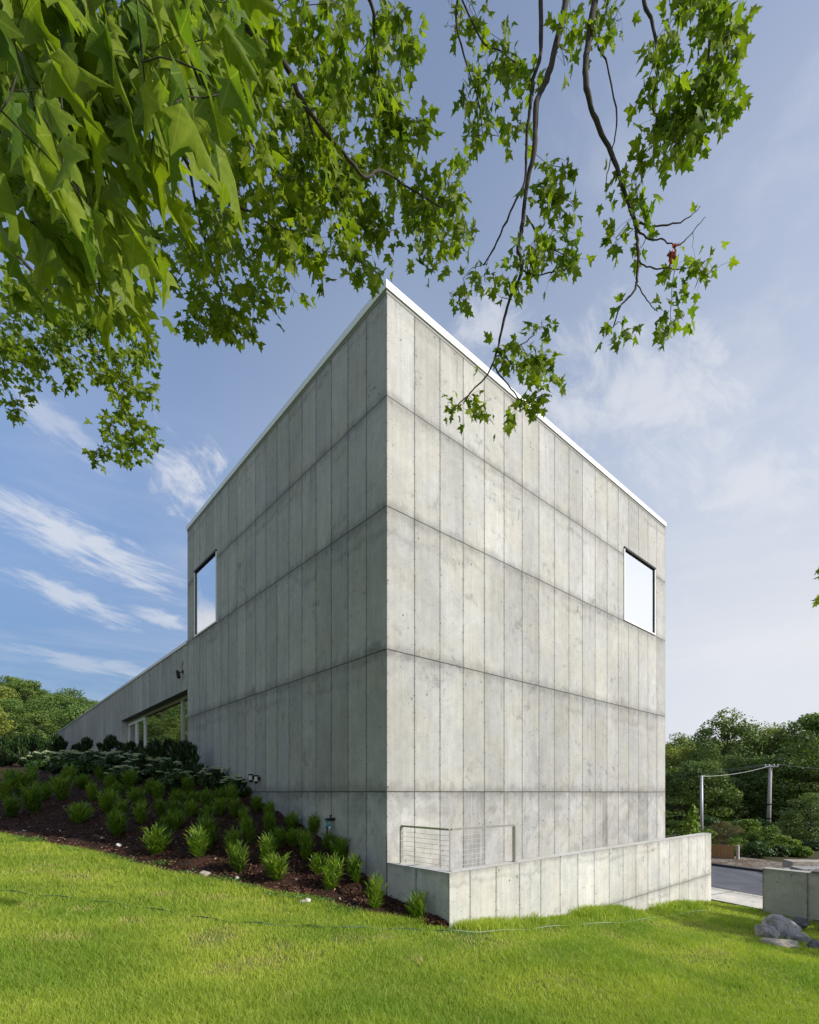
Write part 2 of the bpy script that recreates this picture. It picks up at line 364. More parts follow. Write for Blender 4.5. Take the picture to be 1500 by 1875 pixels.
def soil_mat():
    m, g, b = mat('lawn_soil', .95, .1); tc = g.n('ShaderNodeTexCoord').outputs['Object']
    n = g.noise(tc, .8, 5); f = g.noise(tc, 14, 5, .7)
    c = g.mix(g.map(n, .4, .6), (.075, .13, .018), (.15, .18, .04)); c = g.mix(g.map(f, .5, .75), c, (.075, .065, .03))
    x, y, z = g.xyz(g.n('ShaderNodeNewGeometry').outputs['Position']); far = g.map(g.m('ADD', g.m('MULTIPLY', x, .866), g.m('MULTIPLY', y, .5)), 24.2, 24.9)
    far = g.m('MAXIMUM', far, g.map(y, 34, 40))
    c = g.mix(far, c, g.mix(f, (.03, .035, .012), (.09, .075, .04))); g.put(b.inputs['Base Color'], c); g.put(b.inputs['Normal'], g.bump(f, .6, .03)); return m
def mulch_mat():
    m, g, b = mat('bark_mulch', .9, .15); tc = g.n('ShaderNodeTexCoord').outputs['Object']
    n = g.noise(tc, 2, 5); f = g.noise(tc, 45, 5, .75); c = g.mix(f, (.022, .011, .008), (.095, .048, .034)); c = g.mix(g.map(n, .4, .65), c, (.035, .018, .012))
    g.put(b.inputs['Base Color'], c); g.put(b.inputs['Normal'], g.bump(f, 1., .03)); return m
def chip_mat():
    m, g, b = mat('bark_chip', .85, .2); r = g.n('ShaderNodeAttribute', attribute_name='rnd').outputs['Fac']
    c = g.mix(r, (.025, .011, .007), (.15, .070, .045)); c = g.mix(g.map(r, .93, .98), c, (.40, .30, .22)); g.put(b.inputs['Base Color'], c); return m
def asphalt_mat():
    m, g, b = mat('asphalt', .75, .35); tc = g.n('ShaderNodeTexCoord').outputs['Object']
    n = g.noise(g.vm('MULTIPLY', tc, (1, .35, 1)), .8, 5, .6, .5); f = g.noise(tc, 30, 4, .7)
    c = g.mix(g.map(n, .3, .7), (.050, .052, .060), (.125, .13, .145)); c = g.mix(g.map(f, .5, .8), c, (.16, .16, .165)); g.put(b.inputs['Base Color'], c)
    g.put(b.inputs['Normal'], g.bump(f, .5, .01)); return m
def gravel_mat():
    m, g, b = mat('verge_gravel', .95, .1); tc = g.n('ShaderNodeTexCoord').outputs['Object']
    f = g.noise(tc, 5, 6, .8); n = g.noise(tc, 1, 3); c = g.mix(g.map(f, .35, .65), (.06, .05, .04), (.30, .26, .21)); c = g.mix(g.map(n, .5, .6), c, (.13, .09, .065))
    g.put(b.inputs['Base Color'], c); g.put(b.inputs['Normal'], g.bump(f, .8, .05)); return m
def rock_mat(name, a, c2):
    m, g, b = mat(name, .85, .25); tc = g.n('ShaderNodeTexCoord').outputs['Object']
    n = g.noise(tc, 3, 7, .7, .6); f = g.noise(tc, 28, 5, .7); c = g.mix(g.map(n, .35, .65), a, c2); c = g.mix(g.map(f, .5, .75), c, tuple(x*.5 for x in a))
    g.put(b.inputs['Base Color'], c); g.put(b.inputs['Normal'], g.bump(g.m('ADD', n, g.m('MULTIPLY', f, .4)), .8, .03)); return m
def wood_mat():
    m, g, b = mat('fence_wood', .8, .2); tc = g.n('ShaderNodeTexCoord').outputs['Object']; x, y, z = g.xyz(tc)
    f = g.noise(g.vm('MULTIPLY', tc, (8, 8, .8)), 1, 5, .6); c = g.mix(f, (.22, .11, .045), (.42, .25, .11)); g.put(b.inputs['Base Color'], c); return m
M_SOIL, M_MULCH, M_CHIP, M_ASPH, M_GRAV, M_WOOD = soil_mat(), mulch_mat(), chip_mat(), asphalt_mat(), gravel_mat(), wood_mat()
M_ROCK = rock_mat('grey_boulder', (.21, .205, .20), (.40, .39, .38)); M_ROCKT = rock_mat('tan_boulder', (.30, .26, .21), (.46, .42, .36)); M_ROCKD = rock_mat('dark_boulder', (.06, .062, .07), (.15, .15, .16))
M_PAVE = concrete('paving_concrete', (.60, .58, .53), 3.3)
M_POLEM = simple('galvanised', (.42, .43, .44), .5, .5, .3, nscale=4, namp=.1)
M_POLEW = simple('weathered_pole', (.34, .32, .30), .9, .2, nscale=9, namp=.3)
M_HOSEG = simple('green_hose', (.015, .055, .038), .4, .5); M_HOSEW = simple('pale_hose', (.24, .31, .21), .45, .5)
M_TEAL = simple('teal_rubber', (.02, .22, .18), .4, .5)

# ------------------------------------------------------------------ layout of the place
C0 = Vector((-1.245, 8.55)); ER = Vector((.717, .697)).normalized(); EL = Vector((-.697, .717)).normalized(); EL = Vector((-ER.y, ER.x))
NL = -ER; NR = -EL
def W2(r, w, z=0.): p = C0+ER*r+EL*w; return Vector((p.x, p.y, E+z))      # r along the sunny wall, w along the shaded wall, z above the eye
HW = np.array([[-2.5, -2.05], [-1.6, -1.98], [0, -1.78], [.5, -1.55], [1.56, -1.2], [2.46, -.85], [5.33, -.22], [8, .25], [11, .62], [16, .95], [21, 1.2], [30, 1.55], [46, 2.3], [60, 3.0]])
QE = np.array([[-1.57, 0.02], [-.6, .75], [.5, 1.25], [2.1, 2.0], [5, 3.1], [8.85, 4.6], [15, 7.0], [22, 9.5], [34, 13], [60, 18]])
def hill(x, y):
    d = np.sqrt(x*x+y*y)+1e-6; a = np.arctan2(x, y)
    left = np.clip((-.45-a)/.5, 0, 1); right = np.clip((a-.25)/.5, 0, 1)
    s = np.clip((d-46)/55, 0, 1); s = s*s*(3-2*s)
    mid = np.clip(1-left-right, 0, 1)
    return s*(left*9.0+mid*4.5+right*2.5)
def lawn(x, y):
    p = -1.6-.115*np.clip(x, -60, 60)-.054*np.clip(y, -40, 40)
    k = .10; lo = -3.3
    p = np.where(p > lo+k*6, p, lo+k*np.log1p(np.exp(np.clip((p-lo)/k, -40, 40))))
    und = np.exp(-(x*x+(y-8)**2)/400)*np.clip((p+3.2)*4, 0, 1)*.016*(np.sin(x*1.7+y*.9)+np.sin(y*2.3-x*.6)+.7*np.sin(x*4.1+np.sin(y*3.)*1.3))
    return p+und+hill(x, y)
def ground_np(x, y):
    x = np.asarray(x, float); y = np.asarray(y, float)
    rx, ry = x-C0.x, y-C0.y; w = rx*EL.x+ry*EL.y; q = -(rx*ER.x+ry*ER.y)
    L = lawn(x, y); H = np.interp(w, HW[:, 0], HW[:, 1]); qe = np.interp(w, QE[:, 0], QE[:, 1])
    t = np.clip(q/np.maximum(qe, .02), 0, 1); t = t*t*(3-2*t)*.5+t*.5
    Z = H*(1-t)+L*t
    inb = (q >= 0) & (q < qe) & (w > -1.57) & (w < 60)
    return E+np.where(inb, Z, L)
def ground(x, y): return float(ground_np(x, y))
def inbed(x, y):
    rx, ry = x-C0.x, y-C0.y; w = rx*EL.x+ry*EL.y; q = -(rx*ER.x+ry*ER.y)
    return (w > -1.57) & (q < np.interp(w, QE[:, 0], QE[:, 1])) & (w < 60) & (q > -.3)
def hit(px, py, d0=2.5, d1=80):                     # where the sight line meets the ground
    n = 4000; d = d0*(d1/d0)**(np.arange(n)/(n-1)); x = (px-CX)/F*d; z = E+(HY-py)/F*d
    h = z-ground_np(x, d); i = np.argmax(h < 0)
    if i == 0: i = n-1
    return Vector((x[i], d[i], ground(x[i], d[i])))

# ground: one sheet to the horizon
def axis(a, b, step, far):
    c = np.arange(a, b+step/2, step); out = [b]; s = step
    while out[-1] < far: s *= 1.18; out.append(out[-1]+s)
    neg = [a]; s = step
    while neg[-1] > -far: s *= 1.18; neg.append(neg[-1]-s)
    return np.array(neg[:0:-1]+list(c)+out[1:])
xs = axis(-22, 14, .25, 900); ys = axis(-2, 26, .25, 900)
XX, YY = np.meshgrid(xs, ys); ZZ = ground_np(XX, YY)-.05*inbed(XX, YY)
rs = (XX*.866+YY*.5)
near = np.exp(-((XX)**2+(YY-8)**2)/400)
nx, ny = len(xs), len(ys)
ii = (np.arange(ny-1)[:, None]*nx+np.arange(nx-1)[None]).ravel()
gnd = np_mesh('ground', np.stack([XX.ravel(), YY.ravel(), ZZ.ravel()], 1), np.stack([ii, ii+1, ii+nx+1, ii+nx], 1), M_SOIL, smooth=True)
setp(gnd, kind='structure')

# mulch bed sheet
wl = np.concatenate([np.arange(-1.57, 20, .12), np.arange(20, 58, .6)]); kk = np.linspace(0, 1, 60)
WW, KK = np.meshgrid(wl, kk); qe = np.interp(WW, QE[:, 0], QE[:, 1])
edge = 1+.05*np.sin(WW*3.1)+.04*np.sin(WW*7.7+1)
QQ = KK*qe*edge
BX = C0.x+EL.x*WW-ER.x*QQ; BY = C0.y+EL.y*WW-ER.y*QQ
lump = .035*(np.sin(BX*5.1+np.sin(BY*3))*np.sin(BY*6.3))+.02*rng.normal(size=BX.shape)*(KK > .02)
BZ = ground_np(BX, BY)+.035+np.clip(lump, -.02, .1)*np.clip(KK*9, 0, 1)-np.clip((KK-.93)/.07, 0, 1)*.045
nb = len(wl); ii = (np.arange(len(kk)-1)[:, None]*nb+np.arange(nb-1)[None]).ravel()
bed = np_mesh('mulch_bed', np.stack([BX.ravel(), BY.ravel(), BZ.ravel()], 1), np.stack([ii, ii+nb, ii+nb+1, ii+1], 1), M_MULCH, smooth=True)
setp(bed, kind='structure')
# loose bark chips
n = 46000
w_ = -1.5+22*rng.random(n)**1.5; k_ = rng.random(n)**.7; q_ = k_*np.interp(w_, QE[:, 0], QE[:, 1])*(1+.04*rng.random(n))
x_ = C0.x+EL.x*w_-ER.x*q_; y_ = C0.y+EL.y*w_-ER.y*q_; z_ = ground_np(x_, y_)+.035+.03*rng.random(n)
tv = np.array([[-.5, -1, 0], [.5, -.8, .1], [.35, 1, 0], [-.4, .9, .15]]); tf = np.array([[0, 1, 2, 3]])
yv = rv(n); yv[:, 2] *= .45; zv = rv(n)*.5+np.array([0, 0, 1.]); Mx = frames(yv, zv)*(.010+.022*rng.random(n)**2)[:, None, None]
v, f = inst(tv, tf, Mx, np.stack([x_, y_, z_], 1))
chips = np_mesh('bark_chips', v, f, M_CHIP, rnd=np.repeat(rng.random(n), 4))
setp(chips, 'loose reddish brown bark chips scattered over the planted bank', 'mulch', kind='stuff')

# road, pavement, verge, laid out along the road direction
RT = Vector((.5, -.866)); RS = Vector((.866, .5))
def RP(t, s, z): p = RT*t+RS*s; return Vector((p.x, p.y, E+z))
def strip(name, t0, t1, s0, s1, z, m, nt=40, jitter=0, th=.0):
    mb = MB(); ts = [t0+(t1-t0)*i/nt for i in range(nt+1)]
    a = [RP(t, s0+random.uniform(-jitter, jitter), z) for t in ts]; b = [RP(t, s1+random.uniform(-jitter, jitter), z) for t in ts]
    for i in range(nt):
        mb.quad(a[i], a[i+1], b[i+1], b[i], [(ts[i]/1.8+.31, s0/2.2), (ts[i+1]/1.8+.31, s0/2.2), (ts[i+1]/1.8+.31, s1/2.2), (ts[i]/1.8+.31, s1/2.2)])
        if th: dn = Vector((0, 0, -th)); mb.quad(a[i]+dn, a[i+1]+dn, a[i+1], a[i]); mb.quad(b[i], b[i+1], b[i+1]+dn, b[i]+dn)
    return setp(mb.build(name, m), kind='structure')
strip('verge', -70, 60, 20.6, 24.6, -3.225, M_GRAV, jitter=.12)
strip('road', -70, 60, 15.66, 20.7, -3.220, M_ASPH, th=.1)
strip('pavement', -14.2, 30, 13.92, 15.655, -3.165, M_PAVE, th=.2)
strip('kerb', -70, 60, 20.7, 20.95, -3.14, simple('tar_kerb', (.03, .03, .034), .8, nscale=5, namp=.3), jitter=.03, th=.12)

# ------------------------------------------------------------------ the building
bld = empty('concrete_building', W2(0, 0, -1.78), 'tall concrete cube with a long low wing and white roof edge', 'building')
CZ = [(-4.6, -.88), (-2.43, 0.), (.01, 1.), (2.44, 2.), (4.88, 3.), (6.76, 4.), (8.56, 5.)]
def cv(z): return float(np.interp(z, [a for a, _ in CZ], [b for _, b in CZ]))
def facade(mb, pt, a0, a1, z0, z1, holes, uo=0., us=.61, vf=cv, zj=(), flip=False, a_off=0.):
    """wall face split at the openings and pour joints; pt(a, z) -> world"""
    av = sorted(set([a0, a1]+[h for H in holes for h in H[:2]])); zv = sorted(set([z0, z1]+[h for H in holes for h in H[2:]]+[z for z in zj if z0 < z < z1]))
    for i in range(len(av)-1):
        for j in range(len(zv)-1):
            am, zm = (av[i]+av[i+1])/2, (zv[j]+zv[j+1])/2
            if any(H[0] < am < H[1] and H[2] < zm < H[3] for H in holes): continue
            cs = [(av[i], zv[j]), (av[i+1], zv[j]), (av[i+1], zv[j+1]), (av[i], zv[j+1])]
            if flip: cs = cs[::-1]
            mb.quad(*[pt(a, z) for a, z in cs], uv=[((a-a_off)/us+uo, vf(z)) for a, z in cs])
ZJ = [z for z, _ in CZ]
TW = 10.98; WH = (8.24, 10.24, 4.90, 7.0); OPN = (TW+.001, 21.1, .95, 3.38)
mb = MB()
facade(mb, lambda a, z: W2(a, 0, z), 0, TW, -4.6, 8.56, [WH], 0, zj=ZJ)
facade(mb, lambda a, z: W2(0, a, z), 0, TW, -4.6, 8.56, [WH], 100, zj=ZJ, flip=True)
facade(mb, lambda a, z: W2(TW, a, z), 0, TW, -4.6, 8.56, [], 200, zj=ZJ)
facade(mb, lambda a, z: W2(a, TW, z), 0, TW, -4.6, 8.56, [], 300, zj=ZJ, flip=True)
mb.quad(W2(0, 0, 8.56), W2(TW, 0, 8.56), W2(TW, TW, 8.56), W2(0, TW, 8.56), [(.5, .5)]*4)
dp = .10
def reveal(mb, pt, H, dv):                          # dv = inward vector
    a0, a1, z0, z1 = H; dv = Vector((dv.x, dv.y, 0))
    c = [pt(a0, z0), pt(a1, z0), pt(a1, z1), pt(a0, z1)]
    for i in range(4): j = (i+1) % 4; mb.quad(c[i], c[j], c[j]+dv, c[i]+dv, [(.3, .5), (.5, .5), (.5, .52), (.3, .52)])
reveal(mb, lambda a, z: W2(a, 0, z), WH, EL*dp); reveal(mb, lambda a, z: W2(0, a, z), WH, ER*dp)
mb.build('tower_wall', M_CON, bld)
# low wing, in the plane of the shaded wall
mb = MB(); LW = 46.4; LT = 4.86; BK = 7.0
lowv = lambda z: 2.02+max(0, (z-4.4))*0+(z-(-1.6))/8.
facade(mb, lambda a, z: W2(0, a, z), TW, LW, -2.5, LT, [OPN], 400, vf=lowv, flip=True)
facade(mb, lambda a, z: W2(a, LW, z), 0, BK, -2.5, LT, [], 500, vf=lowv, flip=True)
facade(mb, lambda a, z: W2(BK, a, z), TW, LW, -2.5, LT, [], 600, vf=lowv)
mb.quad(W2(0, TW, LT), W2(BK, TW, LT), W2(BK, LW, LT), W2(0, LW, LT), [(.5, .5)]*4)
rcs = .32
c = [W2(0, OPN[1], OPN[2]), W2(rcs, OPN[1], OPN[2]), W2(rcs, OPN[1], OPN[3]), W2(0, OPN[1], OPN[3])]
mb.quad(*c, [(.3, .4), (.5, .4), (.5, .6), (.3, .6)])
mb.quad(W2(0, TW, OPN[2]), W2(rcs, TW, OPN[2]), W2(rcs, OPN[1], OPN[2]), W2(0, OPN[1], OPN[2]), [(.3, .4), (.5, .4), (.5, .6), (.3, .6)])
mb.build('low_wing_wall', M_CON, bld)
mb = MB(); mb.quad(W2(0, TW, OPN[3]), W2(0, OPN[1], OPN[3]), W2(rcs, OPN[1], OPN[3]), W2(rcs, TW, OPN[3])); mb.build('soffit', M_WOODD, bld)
# roof edges
def ring(mb, z0, z1, out=.03, inn=.25):
    o, i = -out, inn
    a = [(o, o), (TW+out, o), (TW+out, TW+out), (o, TW+out)]; b = [(i, i), (TW-i, i), (TW-i, TW-i), (i, TW-i)]
    for k in range(4):
        j = (k+1) % 4; A, B, Cc, Dd = a[k], a[j], b[j], b[k]
        mb.quad(W2(*A, z1), W2(*B, z1), W2(*Cc, z1), W2(*Dd, z1)); mb.quad(W2(*A, z0), W2(*B, z0), W2(*B, z1), W2(*A, z1))
        mb.quad(W2(*A, z0), W2(*Dd, z0), W2(*Cc, z0), W2(*B, z0)); mb.quad(W2(*Dd, z0), W2(*Dd, z1), W2(*Cc, z1), W2(*Cc, z0))
mb = MB(); ring(mb, 8.563, 8.70); mb.build('roof_coping', M_COP, bld)
mb = MB(); ring(mb, 8.50, 8.5605, .006, .02); mb.build('coping_shade_band', simple('coping_shadow_strip', (.22, .22, .21), .6), bld)  # thin dark band below the coping, the coping's shade put into its colour
mb = MB(); p0 = W2(-.03, TW+.002, LT+.003); mb.box(p0, (W2(.3, TW+.002)-W2(0, TW+.002)), (W2(0, LW+.03)-W2(0, TW+.002)), (0, 0, .10)); mb.build('roof_edge', simple('zinc_edge', (.48, .50, .52), .4, .5, .3), bld)
# upper windows
def up_window(pt, dv, lab):
    dv = Vector((dv.x, dv.y, 0)); a0, a1, z0, z1 = WH; fw = .045
    fm = MB(); o = -dv*.025
    def bar(x0, x1, y0, y1):
        p = pt(x0, y0)+o; fm.box(p, pt(x1, y0)-pt(x0, y0), Vector((0, 0, y1-y0)), dv*.10)
    bar(a0+.002, a0+fw, z0+.002, z1-.06); bar(a1-fw, a1-.002, z0+.002, z1-.06); bar(a0+fw+.001, a1-fw-.001, z0+.002, z0+fw)
    fr = fm.build('window', M_FRM, bld)
    if lab: fr['label'] = lab
    hm = MB(); p = pt(a0+.002, z1-.058)+o*1.4; hm.box(p, pt(a1-.002, z0)-pt(a0+.002, z0), Vector((0, 0, .056)), dv*.10); hm.build('head_flashing', M_BLK, fr)
    gm = MB(); k = dv*.018; gm.quad(pt(a0+fw, z0+fw)+k, pt(a1-fw, z0+fw)+k, pt(a1-fw, z1-.06)+k, pt(a0+fw, z1-.06)+k); gm.build('pane', M_GLS, fr)
    jm = MB(); k = dv*.0
    jm.box(pt(a1-fw-.022, z0+fw+.002)+dv*.0, pt(a1-fw-.002, z0)-pt(a1-fw-.022, z0), Vector((0, 0, z1-.065-z0-fw)), dv*.014); jm.build('gasket', M_BLK, fr)
up_window(lambda a, z: W2(a, 0, z), EL, 'square window reflecting white sky high on the sunlit wall')
up_window(lambda a, z: W2(0, a, z), ER, 'square window reflecting blue sky and cloud high on the shaded wall')
# glazing of the low wing
gz0, gz1 = OPN[2]+.003, OPN[3]-.003
def gbar(mb, w0, w1, z0, z1, t=.08, r0=rcs-.05): mb.box(W2(r0, w0, z0), W2(t, 0)-W2(0, 0), W2(0, w1-w0)-W2(0, 0), (0, 0, z1-z0))
scr = MB(); gbar(scr, TW+.02, OPN[1]-.004, gz1-.12, gz1-.001); gbar(scr, TW+.02, OPN[1]-.004, gz0, gz0+.08)
gbar(scr, 12.55, 12.72, gz0+.081, gz1-.121); gbar(scr, TW+.02, TW+.12, gz0+.081, gz1-.121)
fr = scr.build('glass_wall_frame', M_ALU, bld)
for a, b_ in ((TW+.121, 12.549), (12.721, 17.949)):
    gm = MB(); gm.quad(*[W2(rcs, w, z) for w, z in ((a, gz0+.081), (b_, gz0+.081), (b_, gz1-.121), (a, gz1-.121))]); gm.build('pane', M_GLD, fr)
for a, b_ in ((17.95, 19.50), (19.52, 21.09)):
    dm = MB(); gbar(dm, a, a+.13, gz0+.081, gz1-.121); gbar(dm, b_-.13, b_, gz0+.081, gz1-.121); gbar(dm, a+.131, b_-.131, gz1-.25, gz1-.122); gbar(dm, a+.131, b_-.131, gz0+.082, gz0+.22)
    dr = dm.build('glass_door', M_FRM, bld)
    gm = MB(); gm.quad(*[W2(rcs-.005, w, z) for w, z in ((a+.131, gz0+.221), (b_-.131, gz0+.221), (b_-.131, gz1-.251), (a+.131, gz1-.251))]); gm.build('pane', M_GLD, dr)
    hm = MB(); ww = b_-.07 if a < 18 else a+.07; hm.tube([W2(rcs-.09, ww, gz0+.9), W2(rcs-.09, ww, gz0+1.15)], .012); hm.build('handle', M_STL, dr)

# terrace retaining wall
ZC = -1.196; OW = -1.57; WL = 10.50; TH = .25
tw = empty('terrace_wall', W2(0, OW, -2.0), 'waist-high pale concrete retaining wall running out from the building corner under the railing', 'wall')
mb = MB(); wv = lambda z: (z+2.39)/1.194
facade(mb, lambda a, z: W2(a, OW, z), 0, WL, -4.6, ZC-.0, [], 700, us=.6, vf=wv, a_off=.43, zj=(-2.39,))
facade(mb, lambda a, z: W2(0, OW+a, z), 0, 1.565, -4.6, ZC, [], 800, us=.78, vf=wv, flip=True, zj=(-2.39,))
facade(mb, lambda a, z: W2(a, OW+TH, z), TH, WL, -4.6, ZC, [], 900, us=.6, vf=wv, flip=True)
facade(mb, lambda a, z: W2(TH, a, z), OW+TH, -.005, -4.6, ZC, [], 910, us=.78, vf=wv)
facade(mb, lambda a, z: W2(WL, OW+a, z), 0, TH, -4.6, ZC, [], 920.2, us=.61, vf=wv)
capuv = [(.3, .5), (.5, .5), (.5, .6), (.3, .6)]
mb.quad(W2(0, OW, ZC), W2(WL, OW, ZC), W2(WL, OW+TH, ZC), W2(TH, OW+TH, ZC), capuv)
mb.quad(W2(0, OW, ZC), W2(TH, OW+TH, ZC), W2(TH, -.005, ZC), W2(0, -.005, ZC), capuv)
mb.build('wall', M_CON2, tw)
# railing
rail = empty('cable_railing', W2(.1, OW+.1, ZC), 'stainless steel corner railing with horizontal wire cables on the terrace wall', 'railing')
RH = .615; rp = [W2(.11, -.27), W2(.11, OW+.11), W2(1.62, OW+.11)]
def rz(p, z): return Vector((p.x, p.y, E+ZC+z))
def post(p, wx, wy):
    mb = MB(); a = ER*wx; b_ = EL*wy; a3, b3 = Vector((a.x, a.y, 0)), Vector((b_.x, b_.y, 0))
    mb.box(rz(p, .002)-a3/2-b3/2, a3, b3, (0, 0, RH)); mb.box(rz(p, .001)-a3-b3, a3*2, b3*2, (0, 0, .008)); mb.build('post', M_STL, rail, bevel=.002)
post(rp[0], .055, .03); post(rp[2], .028, .06)
mb = MB(); mb.tube([rz(rp[1], 0), rz(rp[1], RH)], .006, 8); mb.box(rz(rp[1], .001)+Vector((-.03, -.03, 0)), (.06, 0, 0), (0, .06, 0), (0, 0, .012)); mb.build('corner_rod', M_STL, rail)
def hbar(p, q, w):
    d = (q-p); d.z = 0; nrm = Vector((-d.y, d.x, 0)).normalized()*w
    mb = MB(); mb.box(rz(p, RH+.003)-nrm/2, d, nrm, (0, 0, .030)); mb.build('top_rail', M_STL, rail, bevel=.002)
hbar(rp[0], rp[1], .045); hbar(rp[1]+Vector((ER.x, ER.y, 0))*.024, rp[2], .045)
for k in range(7):
    z = RH*(k+1)/8
    for a, b_ in ((rp[0], rp[1]), (rp[1], rp[2])):
        mb = MB(); mb.tube([rz(a, z), rz((a+b_)/2, z-.002), rz(b_, z)], .0028, 5); mb.build('cable', M_STL, rail)

# low wall on the right
lwp = Vector((8.08, 13.4)); LD = Vector((.66, -.75)).normalized(); LNn = Vector((.75, .66))
def LWp(a, t, z): p = lwp+LD*a+LNn*t; return Vector((p.x, p.y, E+z))
lw = MB(); lz = -2.02; lvf = lambda z: (z+4.2)/2.2
facade(lw, lambda a, z: LWp(a, 0, z), 0, 6, -4.4, lz, [], 950, us=1.02, vf=lvf, a_off=0)
facade(lw, lambda a, z: LWp(a, .3, z), 0, 6, -4.4, lz, [], 955, us=1.02, vf=lvf, flip=True)
lw.quad(LWp(0, .3, -4.4), LWp(0, 0, -4.4), LWp(0, 0, lz), LWp(0, .3, lz), [(.3, .2), (.5, .2), (.5, .8), (.3, .8)])
lw.quad(LWp(6, 0, -4.4), LWp(6, .3, -4.4), LWp(6, .3, lz), LWp(6, 0, lz), [(.3, .2), (.5, .2), (.5, .8), (.3, .8)])
lw.quad(LWp(0, 0, lz), LWp(6, 0, lz), LWp(6, .3, lz), LWp(0, .3, lz), capuv)
lwt = empty('garden_wall', LWp(0, 0, -3.26), 'short stained grey concrete wall standing across the paving at the right edge', 'wall')
lw.build('wall', M_CON3, lwt)
mb = MB(); p = LWp(1.1, -.012, lz+.002); a3 = Vector((LD.x, LD.y, 0)); n3 = Vector((LNn.x, LNn.y, 0)); mb.box(p, a3*4.9, n3*.325, (0, 0, .045)); mb.build('coping', M_PAVE, lwt)

# ------------------------------------------------------------------ small things on the building
sc = empty('security_camera', W2(-.06, 11.45, 4.0), 'small black security camera with cable on the low wing wall beside the tower', 'security camera')
c0 = W2(0, 11.45, 4.02)
nl3 = Vector((NL.x, NL.y, 0)); el3 = Vector((EL.x, EL.y, 0)); er3 = -nl3
mb = MB(); mb.tube([c0+nl3*.002, c0+nl3*.03], .06, 12); mb.tube([c0+nl3*.03, c0+nl3*.16+Vector((0, 0, -.06))], .02, 8); mb.build('bracket', M_BLK, sc)
mb = MB(); q = c0+nl3*.16+Vector((0, 0, -.09)); mb.tube([q-el3*.10+Vector((0, 0, -.14)), q, q+el3*.08+Vector((0, 0, .10))], [.055, .06, .05], 12); mb.build('body', M_BLK, sc)
mb = MB(); mb.tube([c0+nl3*.012+Vector((0, 0, .05)), c0+nl3*.03+el3*.05+Vector((0, 0, .16)), c0+nl3*.012+Vector((0, 0, .30)), c0+nl3*.004+Vector((0, 0, .36))], .008, 6); mb.build('cable', M_BLK, sc)
for i, (px, py) in enumerate(((476, 1426), (466, 1424))):
    X = (px-CX)/F; w = (-X*C0.y+C0.x)/(X*EL.y-EL.x); d = C0.y+EL.y*w; z = (HY-py)/F*d; c0 = W2(0, w, z)
    t = empty('wall_light', c0, ['black capped wall light with frosted lens, nearer the tower corner', 'second small wall light, half hidden in hydrangea flowers'][i], 'wall light')
    mb = MB(); mb.tube([c0+nl3*.004, c0+nl3*.05], .05, 12); mb.box(c0+nl3*.05-el3*.05+Vector((0, 0, .055)), nl3*.09, el3*.10, (0, 0, .03)); mb.build('housing', M_BLK, t)
    mb = MB(); mb.tube([c0+nl3*.095+Vector((0, 0, .054)), c0+nl3*.095+Vector((0, 0, -.06))], [.035, .045], 12); mb.build('lens', simple('frosted_lens', (.55, .56, .54), .3), t)
    mb = MB(); mb.tube([c0+nl3*.09+Vector((0, 0, -.062)), c0+nl3*.09+Vector((0, 0, -.12))], [.05, .03], 12); mb.build('base', M_BLK, t)
px, py = 613, 1500; X = (px-CX)/F; w = (-X*C0.y+C0.x)/(X*EL.y-EL.x); d = C0.y+EL.y*w; z = (HY-py)/F*d; c0 = W2(0, w, z)
t = empty('wall_tap', c0, 'black garden tap on the shaded wall with a teal hose connector', 'tap')
mb = MB(); mb.tube([c0+nl3*.003, c0+nl3*.10], .028, 10); mb.tube([c0+nl3*.08-el3*.02, c0+nl3*.10+el3*.15+Vector((0, 0, -.01))], [.035, .028], 8); mb.tube([c0+nl3*.09+Vector((0, 0, .0)), c0+nl3*.09+Vector((0, 0, .07))], .012, 8); mb.tube([c0+nl3*.09-el3*.03+Vector((0, 0, .075)), c0+nl3*.09+el3*.03+Vector((0, 0, .07))], .012, 8); mb.build('valve', M_BLK, t)
mb = MB(); mb.tube([c0+nl3*.10+el3*.11+Vector((0, 0, -.03)), c0+nl3*.11+el3*.10+Vector((0, 0, -.13))], .022, 8)
mb.tube([c0+nl3*.10+el3*.13+Vector((0, 0, -.15)), c0+nl3*.11+el3*.05+Vector((0, 0, -.13)), c0+nl3*.12-el3*.02+Vector((0, 0, -.15))], [.03, .04, .025], 8); mb.build('hose_connector', M_TEAL, t)
mb = MB(); mb.tube([c0+nl3*.12-el3*.02+Vector((0, 0, -.15)), c0+nl3*.13-el3*.04+Vector((0, 0, -.16))], .022, 8); mb.build('end_cap', M_FRM, t)
mb = MB(); mb.tube([c0+nl3*.11+el3*.09+Vector((0, 0, -.17)), c0+nl3*.12+el3*.09+Vector((0, 0, -.4)), c0+nl3*.16+el3*.10+Vector((0, 0, -.62))], .014, 6); mb.build('downpipe', M_BLK, t)
X = (358-CX)/F; w = (-X*C0.y+C0.x)/(X*EL.y-EL.x); d = C0.y+EL.y*w; c0 = W2(0, w, (HY-1364)/F*d)
mb = MB(); mb.tube([c0+nl3*.003, c0+nl3*.07], .02, 8); mb.tube([c0+nl3*.07+el3*.03, c0+nl3*.07-el3*.06], .014, 8); o = mb.build('wall_spigot', M_POLEM, origin=c0); setp(o, 'tiny metal spigot on the shaded tower wall below the window', 'spigot')

